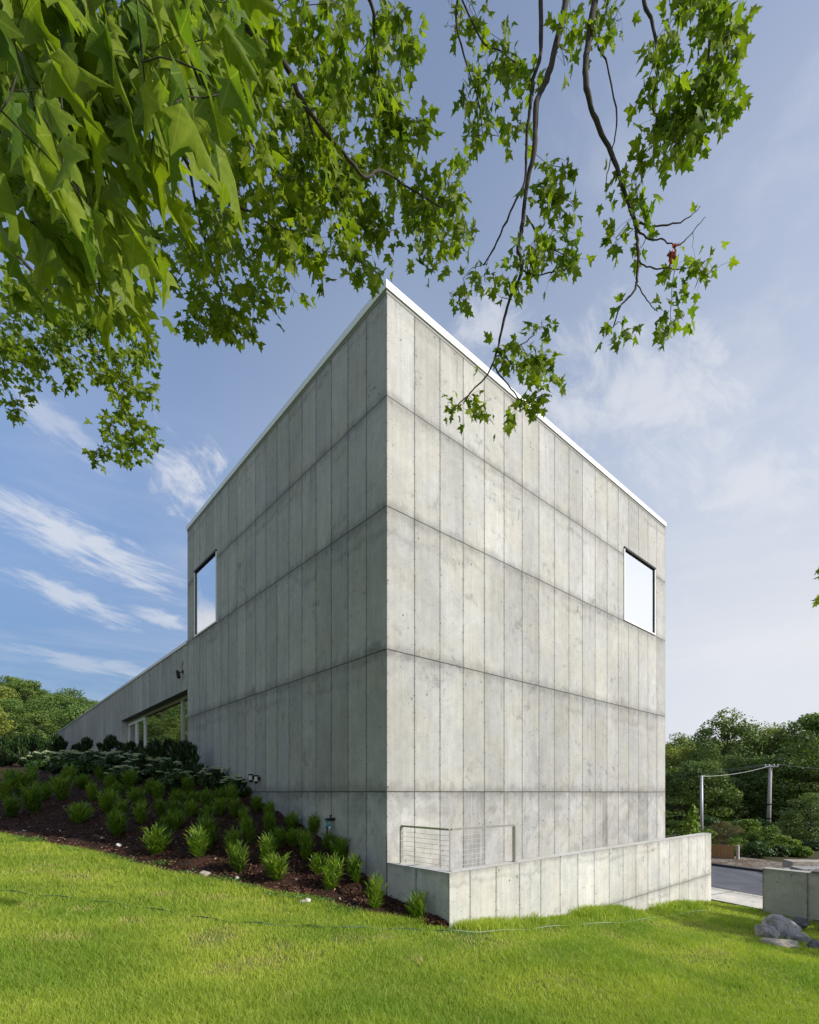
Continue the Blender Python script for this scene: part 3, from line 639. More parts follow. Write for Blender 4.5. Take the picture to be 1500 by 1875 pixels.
# ------------------------------------------------------------------ leaves and plants
def half(pts): return [(x, y) for x, y in pts]
ML = [(0, 0), (.14, -.03), (.36, -.10), (.29, .10), (.44, .16), (.62, .42), (.42, .41), (.25, .44), (.20, .54), (.27, .72), (.13, .72), (0, 1.02)]
outl = ML+[(-x, y) for x, y in ML[-2:0:-1]]
lv = [(0, .32, 0)]+[(x, y, -.22*abs(x)-.16*y*y) for x, y in outl]
lf = [(0, i+1, (i+1) % len(outl)+1) for i in range(len(outl))]
LV, LF = np.array(lv), np.array(lf)
LV[:, 2] -= .30*np.abs(LV[:, 0]); LV2 = LV*np.array([1.05, .92, 1]); LV2[:, 2] = .42*np.abs(LV[:, 0])-.30*LV[:, 1]**2
# --- the maple over the viewer
def curve(pts, sub=4):
    """smooth 3D curve through screen points (px, py, depth)"""
    p = [P(*q) if not isinstance(q, Vector) else q for q in pts]; out = []
    for i in range(len(p)-1):
        a, b_, c_, d_ = p[max(i-1, 0)], p[i], p[i+1], p[min(i+2, len(p)-1)]
        for k in range(sub):
            t = k/sub; out.append(.5*((2*b_)+(c_-a)*t+(2*a-5*b_+4*c_-d_)*t*t+(3*b_-a-3*c_+d_)*t**3))
    out.append(p[-1]); return out
mtree = empty('maple_tree', (-3.4, -2.6, ground(-3.4, -2.6)), 'large maple whose leafy branches hang across the top of the view', 'tree')
br = MB(); nodes = []
def branch(pts, r0, r1, n=6, sub=5, jit=.004):
    c = curve(pts, sub); L = len(c)
    c = [p+Vector((random.uniform(-1, 1), random.uniform(-1, 1), random.uniform(-1, 1)))*jit for p in c]
    rad = [(r0+(r1-r0)*(i/(L-1)))*random.uniform(.92, 1.12) for i in range(L)]; br.tube(c, rad, n)
    for q in c: nodes.append(np.array(q))
T0 = Vector((-3.4, -2.6, ground(-3.4, -2.6)-.2)); V = Vector
crotch = V((-3.0, -1.8, E+2.9))
tr = MB(); tr.tube([T0, T0+V((.02, .05, .35)), T0+V((.10, .25, 1.6)), T0+V((.25, .5, 3.2)), crotch], [.36, .27, .24, .22, .20], 14)
tr.build('trunk', M_BARK, mtree, smooth=True)
branch([crotch, V((-2.2, -.6, E+4.6)), V((-1.2, 1.0, E+6.0)), V((-.1, 2.5, E+6.5)), (1010, -190, 3.5)], .13, .035, 10)
branch([crotch, V((-1.4, -.8, E+5.2)), V((.2, .6, E+6.6)), V((.9, 2.2, E+6.9)), (1140, -330, 3.5)], .10, .03, 8)
branch([crotch, V((-2.6, -.2, E+4.2)), V((-2.2, 1.2, E+4.9)), (420, -180, 3.1)], .10, .03, 8)
branch([crotch, V((-2.9, -.4, E+3.3)), V((-2.6, .5, E+3.4)), (-60, -120, 1.9)], .07, .02, 8)
branch([crotch, V((-4.0, 0, E+4.6)), V((-5.0, 2.5, E+5.8)), V((-5.6, 4.5, E+6.2)), (-60, 350, 6.6)], .10, .03, 8)
# hanging branches, traced
branch([(1010, -190, 3.5), (992, -60, 3.5), (990, 96, 3.5), (977, 139, 3.5), (974, 176, 3.5), (964, 256, 3.55), (961, 330, 3.6), (934, 390, 3.6), (905, 453, 3.65), (886, 486, 3.65)], .016, .005)
branch([(1010, -190, 3.5), (1040, -40, 3.45), (1015, 96, 3.4), (1001, 144, 3.4), (983, 187, 3.4), (978, 277, 3.4), (967, 330, 3.45), (956, 416, 3.5), (948, 453, 3.5), (956, 496, 3.5), (929, 560, 3.55), (916, 619, 3.6), (903, 667, 3.6), (881, 699, 3.6), (823, 757, 3.6)], .024, .0035)
branch([(903, 667, 3.6), (930, 705, 3.6), (960, 735, 3.6), (1000, 720, 3.6)], .006, .003)
branch([(956, 496, 3.5), (985, 503, 3.5), (1020, 495, 3.5), (1050, 490, 3.5)], .006, .003)
branch([(965, 395, 3.5), (985, 430, 3.5), (1010, 455, 3.5), (1040, 470, 3.5)], .006, .003)
branch([(905, 655, 3.6), (935, 640, 3.6), (965, 625, 3.6), (985, 600, 3.6)], .005, .0025)
branch([(1140, -330, 3.5), (1105, -100, 3.3), (1082, 50, 3.3), (1073, 110, 3.3), (1075, 160, 3.3), (1091, 220, 3.35), (1120, 280, 3.4), (1142, 345, 3.4), (1161, 400, 3.4), (1168, 450, 3.4), (1168, 500, 3.4), (1160, 535, 3.4), (1135, 562, 3.4), (1124, 600, 3.4)], .024, .0035)
branch([(1161, 400, 3.4), (1178, 410, 3.4), (1195, 414, 3.4), (1240, 408, 3.4), (1265, 396, 3.4), (1282, 378, 3.4)], .008, .002)
branch([(1163, 418, 3.4), (1190, 438, 3.4), (1212, 438, 3.4), (1240, 450, 3.4), (1268, 425, 3.4), (1292, 397, 3.4)], .007, .002)
branch([(1168, 478, 3.4), (1190, 490, 3.4), (1222, 492, 3.4), (1255, 492, 3.4), (1290, 478, 3.4)], .006, .002)
branch([(1164, 515, 3.4), (1185, 550, 3.4), (1205, 570, 3.4)], .005, .002)
branch([(1180, -150, 3.4), (1180, 0, 3.4), (1195, 40, 3.4), (1202, 90, 3.4), (1203, 140, 3.4), (1196, 190, 3.4), (1204, 225, 3.4), (1188, 265, 3.4)], .014, .004)
branch([(1140, -330, 3.5), (1180, -150, 3.4)], .018, .014)
branch([(1180, -150, 3.4), (1290, -40, 3.4), (1300, 80, 3.4), (1280, 180, 3.4), (1240, 240, 3.4)], .014, .003)
branch([(1095, 85, 3.4), (1112, 120, 3.4), (1130, 215, 3.4), (1122, 270, 3.4), (1110, 330, 3.4)], .007, .003)
branch([(1010, -190, 3.5), (870, -80, 3.8), (835, 20, 3.8), (850, 100, 3.8), (875, 180, 3.8), (885, 250, 3.8)], .012, .003)
branch([(830, -40, 3.8), (880, 70, 3.8), (920, 95, 3.8), (960, 125, 3.7), (975, 128, 3.6)], .007, .004)
branch([(420, -180, 3.1), (425, 0, 3.1), (480, 75, 3.1), (530, 130, 3.15), (550, 180, 3.2), (590, 235, 3.3), (640, 292, 3.4), (668, 325, 3.5), (700, 312, 3.6), (750, 345, 3.8), (810, 380, 4)], .022, .005, 8)
branch([(420, -180, 3.1), (240, 60, 2.6), (290, 200, 3.0), (345, 300, 3.3), (380, 340, 3.4), (430, 375, 3.5), (470, 395, 3.6), (520, 430, 3.7)], .018, .005)
branch([(420, -180, 3.1), (600, -100, 3.6), (677, 0, 3.8), (685, 60, 3.9), (692, 120, 4), (700, 190, 4)], .02, .005)
branch([(560, 200, 3.2), (590, 290, 3.6), (630, 370, 3.9), (650, 470, 4)], .008, .004)
branch([(-60, -120, 1.9), (-40, 200, 1.9), (10, 245, 1.85), (60, 270, 1.8), (130, 252, 1.8), (172, 213, 1.8)], .014, .005, 8)
branch([(-60, -120, 1.9), (90, -20, 1.8), (150, 50, 1.8), (180, 120, 1.9), (200, 180, 2.0)], .012, .004, 8)
branch([(-40, 200, 1.9), (0, 340, 2.2), (60, 440, 2.3), (150, 500, 2.4), (200, 560, 2.6)], .012, .004)
branch([(100, 150, 1.9), (150, 340, 3.0), (175, 460, 3.6), (185, 560, 4.4), (195, 640, 5)], .010, .004)
branch([(-60, 350, 6.6), (0, 430, 6.6), (80, 520, 6.5), (150, 600, 6.5), (200, 690, 6.5), (240, 780, 6.5)], .03, .006)
branch([(-60, 350, 6.6), (-20, 560, 6.8), (10, 680, 6.8)], .02, .006)
branch([(345, 300, 3.3), (370, 420, 4.0), (400, 520, 4.6), (420, 600, 4.8)], .010, .004)
# leaf masses: centre, radii in the picture, depth, depth spread, sprigs, leaf length, leaves per sprig
BL = [
 (60, 60, 130, 110, 1.75, .35, 30, .15, 6), (210, 70, 150, 110, 1.85, .35, 32, .15, 6), (340, 60, 110, 100, 2.1, .3, 20, .14, 6),
 (50, 210, 110, 90, 1.8, .35, 26, .15, 6), (190, 200, 120, 90, 2.0, .35, 22, .15, 6), (300, 210, 90, 80, 2.2, .35, 16, .14, 5),
 (40, 350, 90, 90, 2.0, .35, 20, .15, 6), (140, 370, 90, 80, 2.1, .35, 18, .14, 6), (215, 480, 70, 80, 2.4, .3, 14, .14, 6), (75, 480, 80, 60, 2.5, .4, 12, .13, 6), (230, 560, 60, 35, 2.7, .3, 6, .13, 5),
 (110, 440, 130, 150, 4.6, .9, 26, .12, 7),
 (420, 90, 110, 120, 3.2, .6, 34, .12, 7), (560, 90, 100, 110, 3.6, .6, 34, .11, 7), (670, 90, 80, 120, 4.0, .5, 30, .11, 7), (735, 100, 32, 130, 4.0, .4, 15, .11, 6),
 (400, 230, 110, 90, 3.4, .6, 30, .12, 7), (540, 250, 100, 90, 3.8, .6, 32, .11, 7), (660, 260, 90, 90, 4.1, .5, 32, .11, 7), (745, 270, 50, 60, 4.1, .4, 14, .11, 7),
 (790, 330, 85, 70, 4.3, .4, 30, .11, 7), (830, 400, 48, 60, 4.3, .4, 16, .11, 6), (730, 400, 80, 60, 4.3, .4, 24, .11, 7), (680, 460, 38, 60, 4.2, .3, 10, .11, 6), (800, 465, 40, 42, 4.2, .3, 9, .11, 6),
 (470, 350, 110, 80, 3.8, .5, 30, .12, 7), (560, 400, 80, 80, 4.0, .5, 24, .115, 7), (540, 480, 52, 55, 4.0, .4, 12, .12, 7), (620, 380, 60, 50, 4.1, .4, 12, .11, 7),
 (360, 400, 80, 90, 4.2, .6, 22, .12, 7), (420, 500, 80, 70, 4.6, .5, 24, .12, 7), (380, 590, 45, 60, 4.8, .4, 14, .12, 7), (460, 590, 58, 38, 4.8, .4, 12, .12, 6), (290, 470, 50, 70, 4.2, .5, 9, .12, 6),
 (60, 580, 100, 60, 6.6, .6, 34, .12, 8), (180, 590, 100, 55, 6.5, .6, 34, .12, 8), (20, 690, 40, 75, 6.8, .4, 20, .12, 8), (110, 670, 80, 40, 6.6, .5, 22, .12, 8), (240, 700, 55, 60, 6.5, .5, 24, .12, 8), (240, 800, 55, 50, 6.5, .4, 20, .12, 8), (185, 825, 25, 22, 6.5, .3, 4, .12, 7), (270, 640, 30, 50, 6.5, .3, 5, .12, 7),
 (830, 45, 28, 35, 3.8, .2, 5, .10, 6), (920, 95, 42, 65, 3.8, .3, 15, .10, 7), (880, 190, 38, 75, 3.8, .3, 15, .10, 7), (948, 185, 22, 38, 3.7, .2, 6, .10, 6), (870, 20, 50, 25, 3.8, .2, 5, .10, 6), (915, 255, 18, 30, 3.8, .2, 3, .10, 6),
 (1055, 85, 35, 60, 3.4, .2, 8, .10, 6), (1128, 65, 22, 40, 3.4, .2, 6, .10, 6), (1085, 25, 60, 25, 3.5, .2, 5, .10, 6),
 (1205, 100, 42, 60, 3.4, .2, 10, .10, 6), (1310, 70, 50, 90, 3.4, .3, 26, .105, 7), (1285, 180, 70, 60, 3.4, .3, 26, .105, 7), (1230, 250, 50, 48, 3.4, .2, 14, .105, 7), (1330, 150, 30, 50, 3.4, .2, 8, .105, 6), (1190, 285, 18, 20, 3.4, .1, 2, .10, 5), (1250, 10, 80, 25, 3.5, .2, 10, .10, 6),
 (1000, 330, 32, 42, 3.5, .2, 9, .095, 6), (1040, 300, 18, 25, 3.5, .1, 3, .095, 5), (1040, 385, 18, 28, 3.5, .1, 4, .095, 6), (1015, 450, 44, 62, 3.5, .2, 16, .095, 6), (1040, 490, 28, 35, 3.5, .2, 5, .095, 6),
 (860, 530, 38, 42, 3.65, .2, 8, .095, 6), (950, 500, 45, 38, 3.5, .2, 9, .095, 6), (935, 535, 30, 22, 3.5, .1, 3, .095, 6),
 (1000, 598, 16, 22, 3.6, .1, 2, .095, 5), (950, 645, 42, 40, 3.6, .2, 9, .095, 6), (995, 690, 25, 50, 3.6, .2, 8, .095, 6), (960, 720, 45, 30, 3.6, .2, 6, .095, 6),
 (850, 720, 30, 24, 3.6, .2, 3, .09, 5), (818, 742, 8, 8, 3.6, .1, 1, .09, 4), (870, 755, 16, 20, 3.6, .1, 2, .08, 4), (940, 770, 40, 24, 3.6, .2, 5, .09, 6), (985, 760, 30, 22, 3.6, .1, 4, .09, 6),
 (1122, 345, 24, 30, 3.4, .1, 3, .09, 5), (1160, 360, 24, 48, 3.4, .2, 9, .09, 6), (1175, 430, 18, 30, 3.4, .1, 4, .09, 6), (1135, 445, 10, 18, 3.4, .1, 2, .09, 4),
 (1240, 480, 18, 22, 3.4, .1, 2, .09, 5), (1300, 480, 14, 22, 3.4, .1, 2, .095, 5), (1272, 512, 18, 25, 3.4, .1, 3, .095, 5), (1230, 575, 42, 28, 3.4, .1, 7, .095, 6), (1205, 605, 18, 18, 3.4, .1, 2, .095, 5), (1145, 600, 18, 36, 3.4, .1, 5, .095, 6), (1280, 452, 14, 8, 3.4, .1, 1, .095, 3),
 (120, 90, 150, 90, 1.15, .12, 5, .15, 3), (250, 130, 110, 80, 1.25, .12, 5, .15, 3), (60, 250, 90, 80, 1.2, .12, 4, .15, 3), (380, 110, 70, 80, 1.5, .12, 3, .14, 3), (150, 330, 90, 60, 1.35, .12, 3, .15, 3), (215, 420, 50, 60, 1.7, .12, 3, .14, 4),
 # the crown goes on above and beside the picture
 (300, -260, 420, 130, 3.4, .6, 26, .13, 7), (-260, 200, 150, 350, 4.2, 1.0, 24, .13, 7), (1000, -260, 320, 130, 3.8, .4, 22, .11, 7),
]
cen = []
for (cx, cy, rx, ry, d, dd, ns, ls, lp) in BL:
    ns = max(1, round(ns*(.50 if cx < 330 and d < 3 else 1.1 if d > 6 else .84 if cx < 780 else .85 if cx > 1180 and cy < 260 else .62))) if ns > 2 else ns
    for k in range(ns):
        a = random.uniform(0, 2*math.pi); r = math.sqrt(random.random())
        cen.append((P(cx+rx*r*math.cos(a), cy+ry*r*math.sin(a), d+random.uniform(-dd, dd)), ls*(.86 if d > 2.9 else 1), lp+(2 if 2.9 < d < 6 and cx < 800 else 1 if d > 2.9 else 0)))
nodesA = np.array(nodes)
cen.sort(key=lambda c: float(np.min(np.linalg.norm(nodesA-np.array(c[0]), axis=1))))
lp_pos, lp_dir, lp_len, lp_wid = [], [], [], []
allp = list(nodes)
tw_ = MB()
for c, ls, lp in cen:
    A = np.array(allp); dd = A-np.array(c); cost = np.linalg.norm(dd, axis=1)-.25*dd[:, 2]; k = int(np.argmin(cost)); a = Vector(allp[k]); L = (c-a).length
    mid = (a+c)/2+Vector((random.uniform(-1, 1), random.uniform(-1, 1), random.uniform(0, 1.2)))*L*.10
    if L < 2.2:
        rr = min(.0018+.0022*L, .005); tw_.tube([a, mid, c], [rr, rr*.8, .0013], 4, cap=False)
        for t in (.35, .7): allp.append(np.array(a*(1-t)**2+mid*2*t*(1-t)+c*t*t))
    allp.append(np.array(c))
    ax = (c-a).normalized() if L > 1e-4 else Vector((0, 0, -1))
    for j in range(lp):
        t = random.uniform(-.14, .05); o = c+ax*t*1.2+Vector((random.gauss(0, 1), random.gauss(0, 1), random.gauss(0, .8)))*ls*.42
        dn = (o-c)*(1/ls)*.9+ax*.3+Vector((random.gauss(0, .45), random.gauss(0, .45), random.gauss(-.85, .4)))
        nr_ = o.y < 2.6
        if nr_: dn = dn*.55+Vector((.45, .35, -.75))
        lp_wid.append(random.uniform(.36, .62) if nr_ else random.uniform(.7, 1.05))
        lp_pos.append(o); lp_dir.append(dn); lp_len.append(ls*random.uniform(.62, 1.12)*(1.2 if nr_ else 1))
        if random.random() < .35: tw_.tube([c, (c+o)/2+Vector((0, 0, .01)), o], [.0011, .0009, .0008], 3, cap=False)
bo = br.build('limbs', M_BARK, mtree, smooth=True); tw_.build('twigs', M_BARK, bo, smooth=True)
T = np.array(lp_pos); Yv = np.array(lp_dir); n = len(T)
zv = rv(n)*.85+np.array([.2, -.1, .55]); Mx = frames(Yv, zv)*np.array(lp_len)[:, None, None]
Mx[:, :, 0] *= np.array(lp_wid)[:, None]; sel = rng.random(n) < .5; rn = rng.random(n)*.985
v1, f1 = inst(LV, LF, Mx[sel], T[sel]); v2, f2 = inst(LV2, LF, Mx[~sel], T[~sel])
np_mesh('leaves', np.vstack([v1, v2]), np.vstack([f1, f2+len(v1)]), M_MAPLE, mtree, rnd=np.concatenate([np.repeat(rn[sel], len(LV)), np.repeat(rn[~sel], len(LV))]), lc=np.tile(LV[:, :2], (n, 1)))
print('maple leaves', n)
# a few red leaves caught on a twig, and winged seeds
T = np.array([P(1232+random.uniform(-7, 9), 455+random.uniform(-14, 22), 3.38) for _ in range(6)]); Yv = rv(6)*.4+np.array([.1, 0, -1.]); Mx = frames(Yv, rv(6))*.075
v, f = inst(LV2*np.array([.5, 1, 1]), LF, Mx, T); ro = np_mesh('red_leaves', v, f, M_RED, mtree, rnd=np.full(len(v), .5)); ro['label'] = 'small bunch of red leaves on a bare twig'
# twig of another tree reaching in at the right edge
tg = MB(); pr = [P(1560, 1010, 4.5), P(1520, 1030, 4.5), P(1500, 1048, 4.5)]; tg.tube(pr, [.006, .004, .002], 5)
tg.tube([P(1560, 1010, 4.5), P(1530, 1065, 4.5), P(1502, 1090, 4.5)], [.006, .004, .002], 5)

# --- woodland trees
def crown_arrays(h, r, nclump, per, leaf, seed, low=.28, squash=1.0):
    g2 = np.random.default_rng(seed); cs = []
    for i in range(nclump):
        t = g2.random(); z = low+(1-low)*t; prof = math.sin(math.pi*min(1, (z-low)/(1-low)*.86+.14))**.7
        a = g2.random()*2*math.pi; rr = r*prof*(.35+.65*g2.random()**.5)
        cs.append((rr*math.cos(a), rr*math.sin(a), h*z*(.94+.1*g2.random()), r*(.18+.21*g2.random())))
    cs = np.array(cs); idx = g2.integers(0, nclump, nclump*per); n = len(idx)
    d = g2.normal(size=(n, 3)); d /= np.linalg.norm(d, axis=1, keepdims=True); rad = cs[idx, 3]*(.55+.5*g2.random(n)**.6)
    p = cs[idx, :3]+d*rad[:, None]*np.array([1.15, 1.15, .72*squash])
    nrm = d+g2.normal(size=(n, 3))*.55+np.array([0, 0, .35]); yv = np.cross(nrm, g2.normal(size=(n, 3)))
    return cs, p, frames(yv, nrm)*(leaf*(.6+.8*g2.random(n)))[:, None, None], np.clip(g2.random(nclump)[idx]*.75+g2.random(n)*.25, 0, 1)
LEAFQ = np.array([[0, -1, 0], [.62, -.1, .16], [0, 1, -.1], [-.62, .1, .16]])*.5; LQF = np.array([[0, 1, 2, 3]])
def make_tree(name, h, r, m, seed, nclump=46, per=150, leaf=.30, low=.25):
    root = empty(name, (0, 0, 0), 'x', 'tree')
    cs, p, Mx, rn = crown_arrays(h, r, nclump, per, leaf, seed, low)
    v, f = inst(LEAFQ, LQF, Mx, p); np_mesh('crown', v, f, m, root, rnd=np.repeat(rn, 4))
    tb = MB(); random.seed(seed); tb.tube([(0, 0, -.3), (.05*h*.1, 0, h*.3), (-.04*h*.1, .03, h*.6), (0, 0, h*.86)], [h*.020, h*.016, h*.010, h*.003], 7)
    for c_ in cs[::2]:
        z0 = max(h*.18, c_[2]*.72); tb.tube([(0, 0, z0), (c_[0]*.5, c_[1]*.5, (z0+c_[2])/2+.1), tuple(c_[:3])], [h*.006, h*.004, h*.001], 4, cap=False)
    tb.build('trunk', M_TRUNK, root); return root
def copy_tree(o, loc, rz, sc, label, cat=None, group=None):
    c = o.copy(); COL.objects.link(c); c.location = loc; c.rotation_euler = (0, 0, rz); c.scale = sc if hasattr(sc, '__len__') else (sc,)*3
    c['label'] = label
    if group: c['group'] = group
    elif 'group' in c: del c['group']
    for ch in o.children:
        d = ch.copy(); COL.objects.link(d); d.parent = c
        for gch in ch.children: e = gch.copy(); COL.objects.link(e); e.parent = d
    return c
protos = [make_tree('broadleaf_tree', 10, 3.9, M_TREE[0], 17, low=.1), make_tree('broadleaf_tree', 10, 3.3, M_TREE[1], 2, low=.06), make_tree('broadleaf_tree', 10, 3.6, M_TREE[2], 3, low=.06), make_tree('broadleaf_tree', 10, 4.2, M_TREE[1], 4, nclump=54, low=.1),
          make_tree('broadleaf_tree', 10, 4.0, M_TREE[3], 5, nclump=50, low=.06), make_tree('broadleaf_tree', 10, 3.8, M_TREE[4], 6, nclump=40, low=.06)]
used = {}
def put_tree(k, loc, rz, sc, label, group=None):
    if k not in used:
        used[k] = 1; o = protos[k]; o.location = loc; o.rotation_euler = (0, 0, rz); o.scale = sc if hasattr(sc, '__len__') else (sc,)*3; o['label'] = label
        if group: o['group'] = group
        return o
    return copy_tree(protos[k], loc, rz, sc, label, None, group)
# right woodland: (px, py of the top, depth, proto, width factor)
rt = [(1332, 1318, 62, 0, 1.0, 'tallest round-topped tree breaking the skyline right of the building'),
      (1372, 1337, 60, 2, 1.0, 'dark tree just right of the tallest tree on the skyline'),
      (1405, 1334, 64, 3, 1.0, 'broad skyline tree above the utility pole'),
      (1440, 1340, 60, 0, 1.0, 'skyline tree right of the utility pole top'),
      (1475, 1326, 58, 2, 1.0, 'tall dark tree near the right edge of the skyline'),
      (1508, 1312, 46, 4, 1.0, 'yellow-green tree cut by the right edge of the view'),
      (1300, 1368, 56, 2, .7, 'shoulder tree left of the tallest tree on the skyline'),
      (1262, 1396, 48, 5, .9, 'light green tree behind the grey lamp mast'),
      (1292, 1398, 46, 4, .85, 'pale green narrow tree just right of the grey lamp mast top'),
      (1235, 1412, 50, 3, .9, 'mid green tree close to the edge of the tower'),
      (1340, 1392, 50, 2, 1.1, 'dark tree filling the gap between mast and utility pole'),
      (1385, 1388, 50, 5, 1.0, 'silvery green tree left of the utility pole crossarm'),
      (1430, 1395, 48, 2, 1.1, 'dark tree right behind the utility pole'),
      (1470, 1400, 46, 0, 1.0, 'dark tree behind the overhead wires at the far right'),
      (1485, 1458, 34, 2, .62, 'rounded dark tree in front of the wood at the right edge'),
      (1365, 1445, 50, 0, .9, 'lower dark tree midway between mast and utility pole'),
      (1310, 1450, 48, 2, .9, 'lower dark tree just right of the grey lamp mast'),
      (1425, 1455, 50, 2, .8, 'low dark tree at the foot of the utility pole'),
      (1240, 1465, 46, 0, .9, 'low dark tree beside the tower edge')]
for i, (px, py, d, k, wf, lab) in enumerate(rt):
    x = (px-CX)/F*d; z0 = ground(x, d); top = E+(HY-py)/F*d; h = (top-z0)*1.02; s = h/10
    sw = max(s, .8)*wf; put_tree(k, (x, d, z0), i*1.7, (sw, sw, s), lab)
random.seed(5)
def scatter_trees(a0, a1, r0, r1, step, s0, s1, lab, grp, skip=None):
    r = r0
    while r < r1:
        a = a0+random.uniform(0, .04)
        while a < a1:
            rr = r+random.uniform(-.35, .35)*step; aa = a+random.uniform(-.3, .3)*step/r; x, y = rr*math.sin(aa), rr*math.cos(aa)
            if not (skip and skip(x, y)):
                s = random.uniform(s0, s1); put_tree(random.choice((4, 5, 1) if a1 < 0 else (0, 1, 2, 3)), (x, y, ground(x, y)-.2), random.uniform(0, 6.28), (s*1.15, s*1.15, s), lab, grp)
            a += step/r
        r += step*.8
def nobld(x, y):
    p = Vector((x, y))-C0; w, rr = p.dot(EL), p.dot(ER); return -8 < rr < 12 and -4 < w < LW+5
scatter_trees(-1.05, -.545, 62, 108, 4.9, .46, .66, 'broad green tree in the wood covering the hillside beyond the low wing', 'trees of the wooded hillside on the left', nobld)
scatter_trees(-1.45, -1.08, 52, 66, 7.5, .75, 1.05, 'broad green tree in the wood out of view to the left', 'trees out of view on the left', nobld)
scatter_trees(.39, .75, 72, 100, 6.5, .72, .88, 'tree deep in the wood beyond the road', 'trees at the back of the wood beyond the road')
# tree off to the right that shades the lawn by the boulders, with a twig into the view
ot = copy_tree(protos[0], (13.7, 7.7, ground(13.7, 7.7)), .6, (.70, .70, .60), 'small tree standing out of view to the right of the boulders')
v, f = inst(LV, LF, frames(rv(16)*.4+np.array([-.4, 0, -.6]), rv(16)*.5+np.array([0, 0, 1.]))*.085, np.array([P(random.uniform(1496, 1540), random.choice((1046, 1092))+random.uniform(-8, 8), 4.5) for _ in range(16)]))
t = empty('overhanging_twig', P(1560, 1010, 4.5), 'tip of a green twig poking in at the right edge halfway up', 'twig')
tg.build('twig', M_BARK, t); np_mesh('leaves', v, f, M_MAPLE, t, rnd=rng.random(len(v)))

# --- bushes along the verge
def bush(name, px, py0, py1, d, wpx, m, label, leaf=.10, n=2600, seed=1, stem=True):
    x = (px-CX)/F*d; gz = ground(x, d); top = E+(HY-py0)/F*d; h = max(top-gz, .5); r = wpx/F*d/2
    t = empty(name, (x, d, gz), label, 'bush')
    cs, p, Mx, rn = crown_arrays(h, r, 26, n//26, leaf, seed, .12)
    v, f = inst(LEAFQ, LQF, Mx, p+np.array([x, d, gz])); np_mesh('foliage', v, f, m, t, rnd=np.repeat(rn, 4))
    sb = MB()
    for c_ in cs[::2]: sb.tube([(x, d, gz-.05), (x+c_[0]*.4, d+c_[1]*.4, gz+c_[2]*.5), (x+c_[0], d+c_[1], gz+c_[2])], [.02, .014, .005], 5, cap=False)
    sb.build('stems', M_TRUNK, t); return t
bush('roadside_bush', 1235, 1508, 0, 27, 50, M_BUSH, 'leafy green bush showing above the terrace wall next to the tower', seed=21)
bush('roadside_bush', 1326, 1508, 0, 31, 62, M_BUSHB, 'brownish twiggy bush behind the wooden fence', .07, 3600, seed=22)
bush('roadside_bush', 1372, 1503, 0, 29, 50, M_BUSH, 'tall bright green bush left of the utility pole foot', seed=23, n=3600)
bush('roadside_bush', 1408, 1517, 0, 27.5, 66, M_BUSH, 'wide bright green bush under the utility pole', seed=24, n=4400)
bush('roadside_bush', 1352, 1535, 0, 26.5, 44, M_BUSH, 'feathery low bush at the end of the wooden fence', .06, 3000, seed=25)
bush('roadside_bush', 1452, 1540, 0, 27, 46, M_BUSH, 'yellowish bush over the low garden wall', seed=26)
bush('roadside_bush', 1490, 1545, 0, 29, 50, M_HYD, 'dark bush at the right edge behind the stone blocks', seed=27)
bush('roadside_bush', 1384, 1545, 0, 25.6, 44, M_HYD, 'low dark bush overhanging the gravel verge', seed=28)
bush('roadside_bush', 1298, 1520, 0, 30, 36, M_BUSH, 'small green bush at the foot of the lamp mast', seed=29)
for i, (px, py, lab) in enumerate([(1300, 1502, 'shadowy bush behind the brownish twiggy bush'), (1345, 1506, 'shadowy bush at the edge of the wood left of the tall bright bush'), (1392, 1504, 'shadowy bush at the edge of the wood behind the wide bright bush'), (1436, 1508, 'shadowy bush right of the foot of the utility pole'), (1474, 1512, 'shadowy bush behind the yellowish bush'), (1512, 1506, 'shadowy bush cut by the right edge of the view')]):
    bush('woodland_bush', px, py, 0, 36+i % 2, 66, M_TREE[2] if i % 2 else M_HYD, lab, .14, 1800, seed=60+i)
bush('roadside_bush', 1425, 1552, 0, 26, 34, M_HYD, 'small dark bush just above the left end of the garden wall', seed=41)
bush('roadside_bush', 1462, 1556, 0, 25.8, 40, M_BUSH, 'low green bush behind the stone blocks', seed=42)
# slender sapling with a drooping leader
x0 = P(1263, 1545, 26.5); gz = ground(x0.x, x0.y); t = empty('young_tree', (x0.x, x0.y, gz), 'slender young tree with a leaning spire beside the lamp mast', 'sapling')
top = P(1270, 1474, 26.5); mb = MB(); mb.tube([(x0.x, x0.y, gz), P(1262, 1510, 26.5), top], [.05, .03, .006], 6); mb.build('trunk', M_TRUNK, t)
n = 900; s_ = rng.random(n)**1.3; wd = (1-s_)*.75+.06; base = np.array([P(1262, 1552, 26.5)]); tp = np.array(top)
pos = base+(tp-base)*s_[:, None]+rng.normal(size=(n, 3))*wd[:, None]*np.array([.55, .55, .16])
v, f = inst(LEAFQ, LQF, frames(rv(n)+np.array([0, 0, -.7]), rv(n)+np.array([0, 0, 1]))*(.12+.1*rng.random(n))[:, None, None], pos); np_mesh('crown', v, f, M_BUSH, t, rnd=np.repeat(rng.random(n), 4))

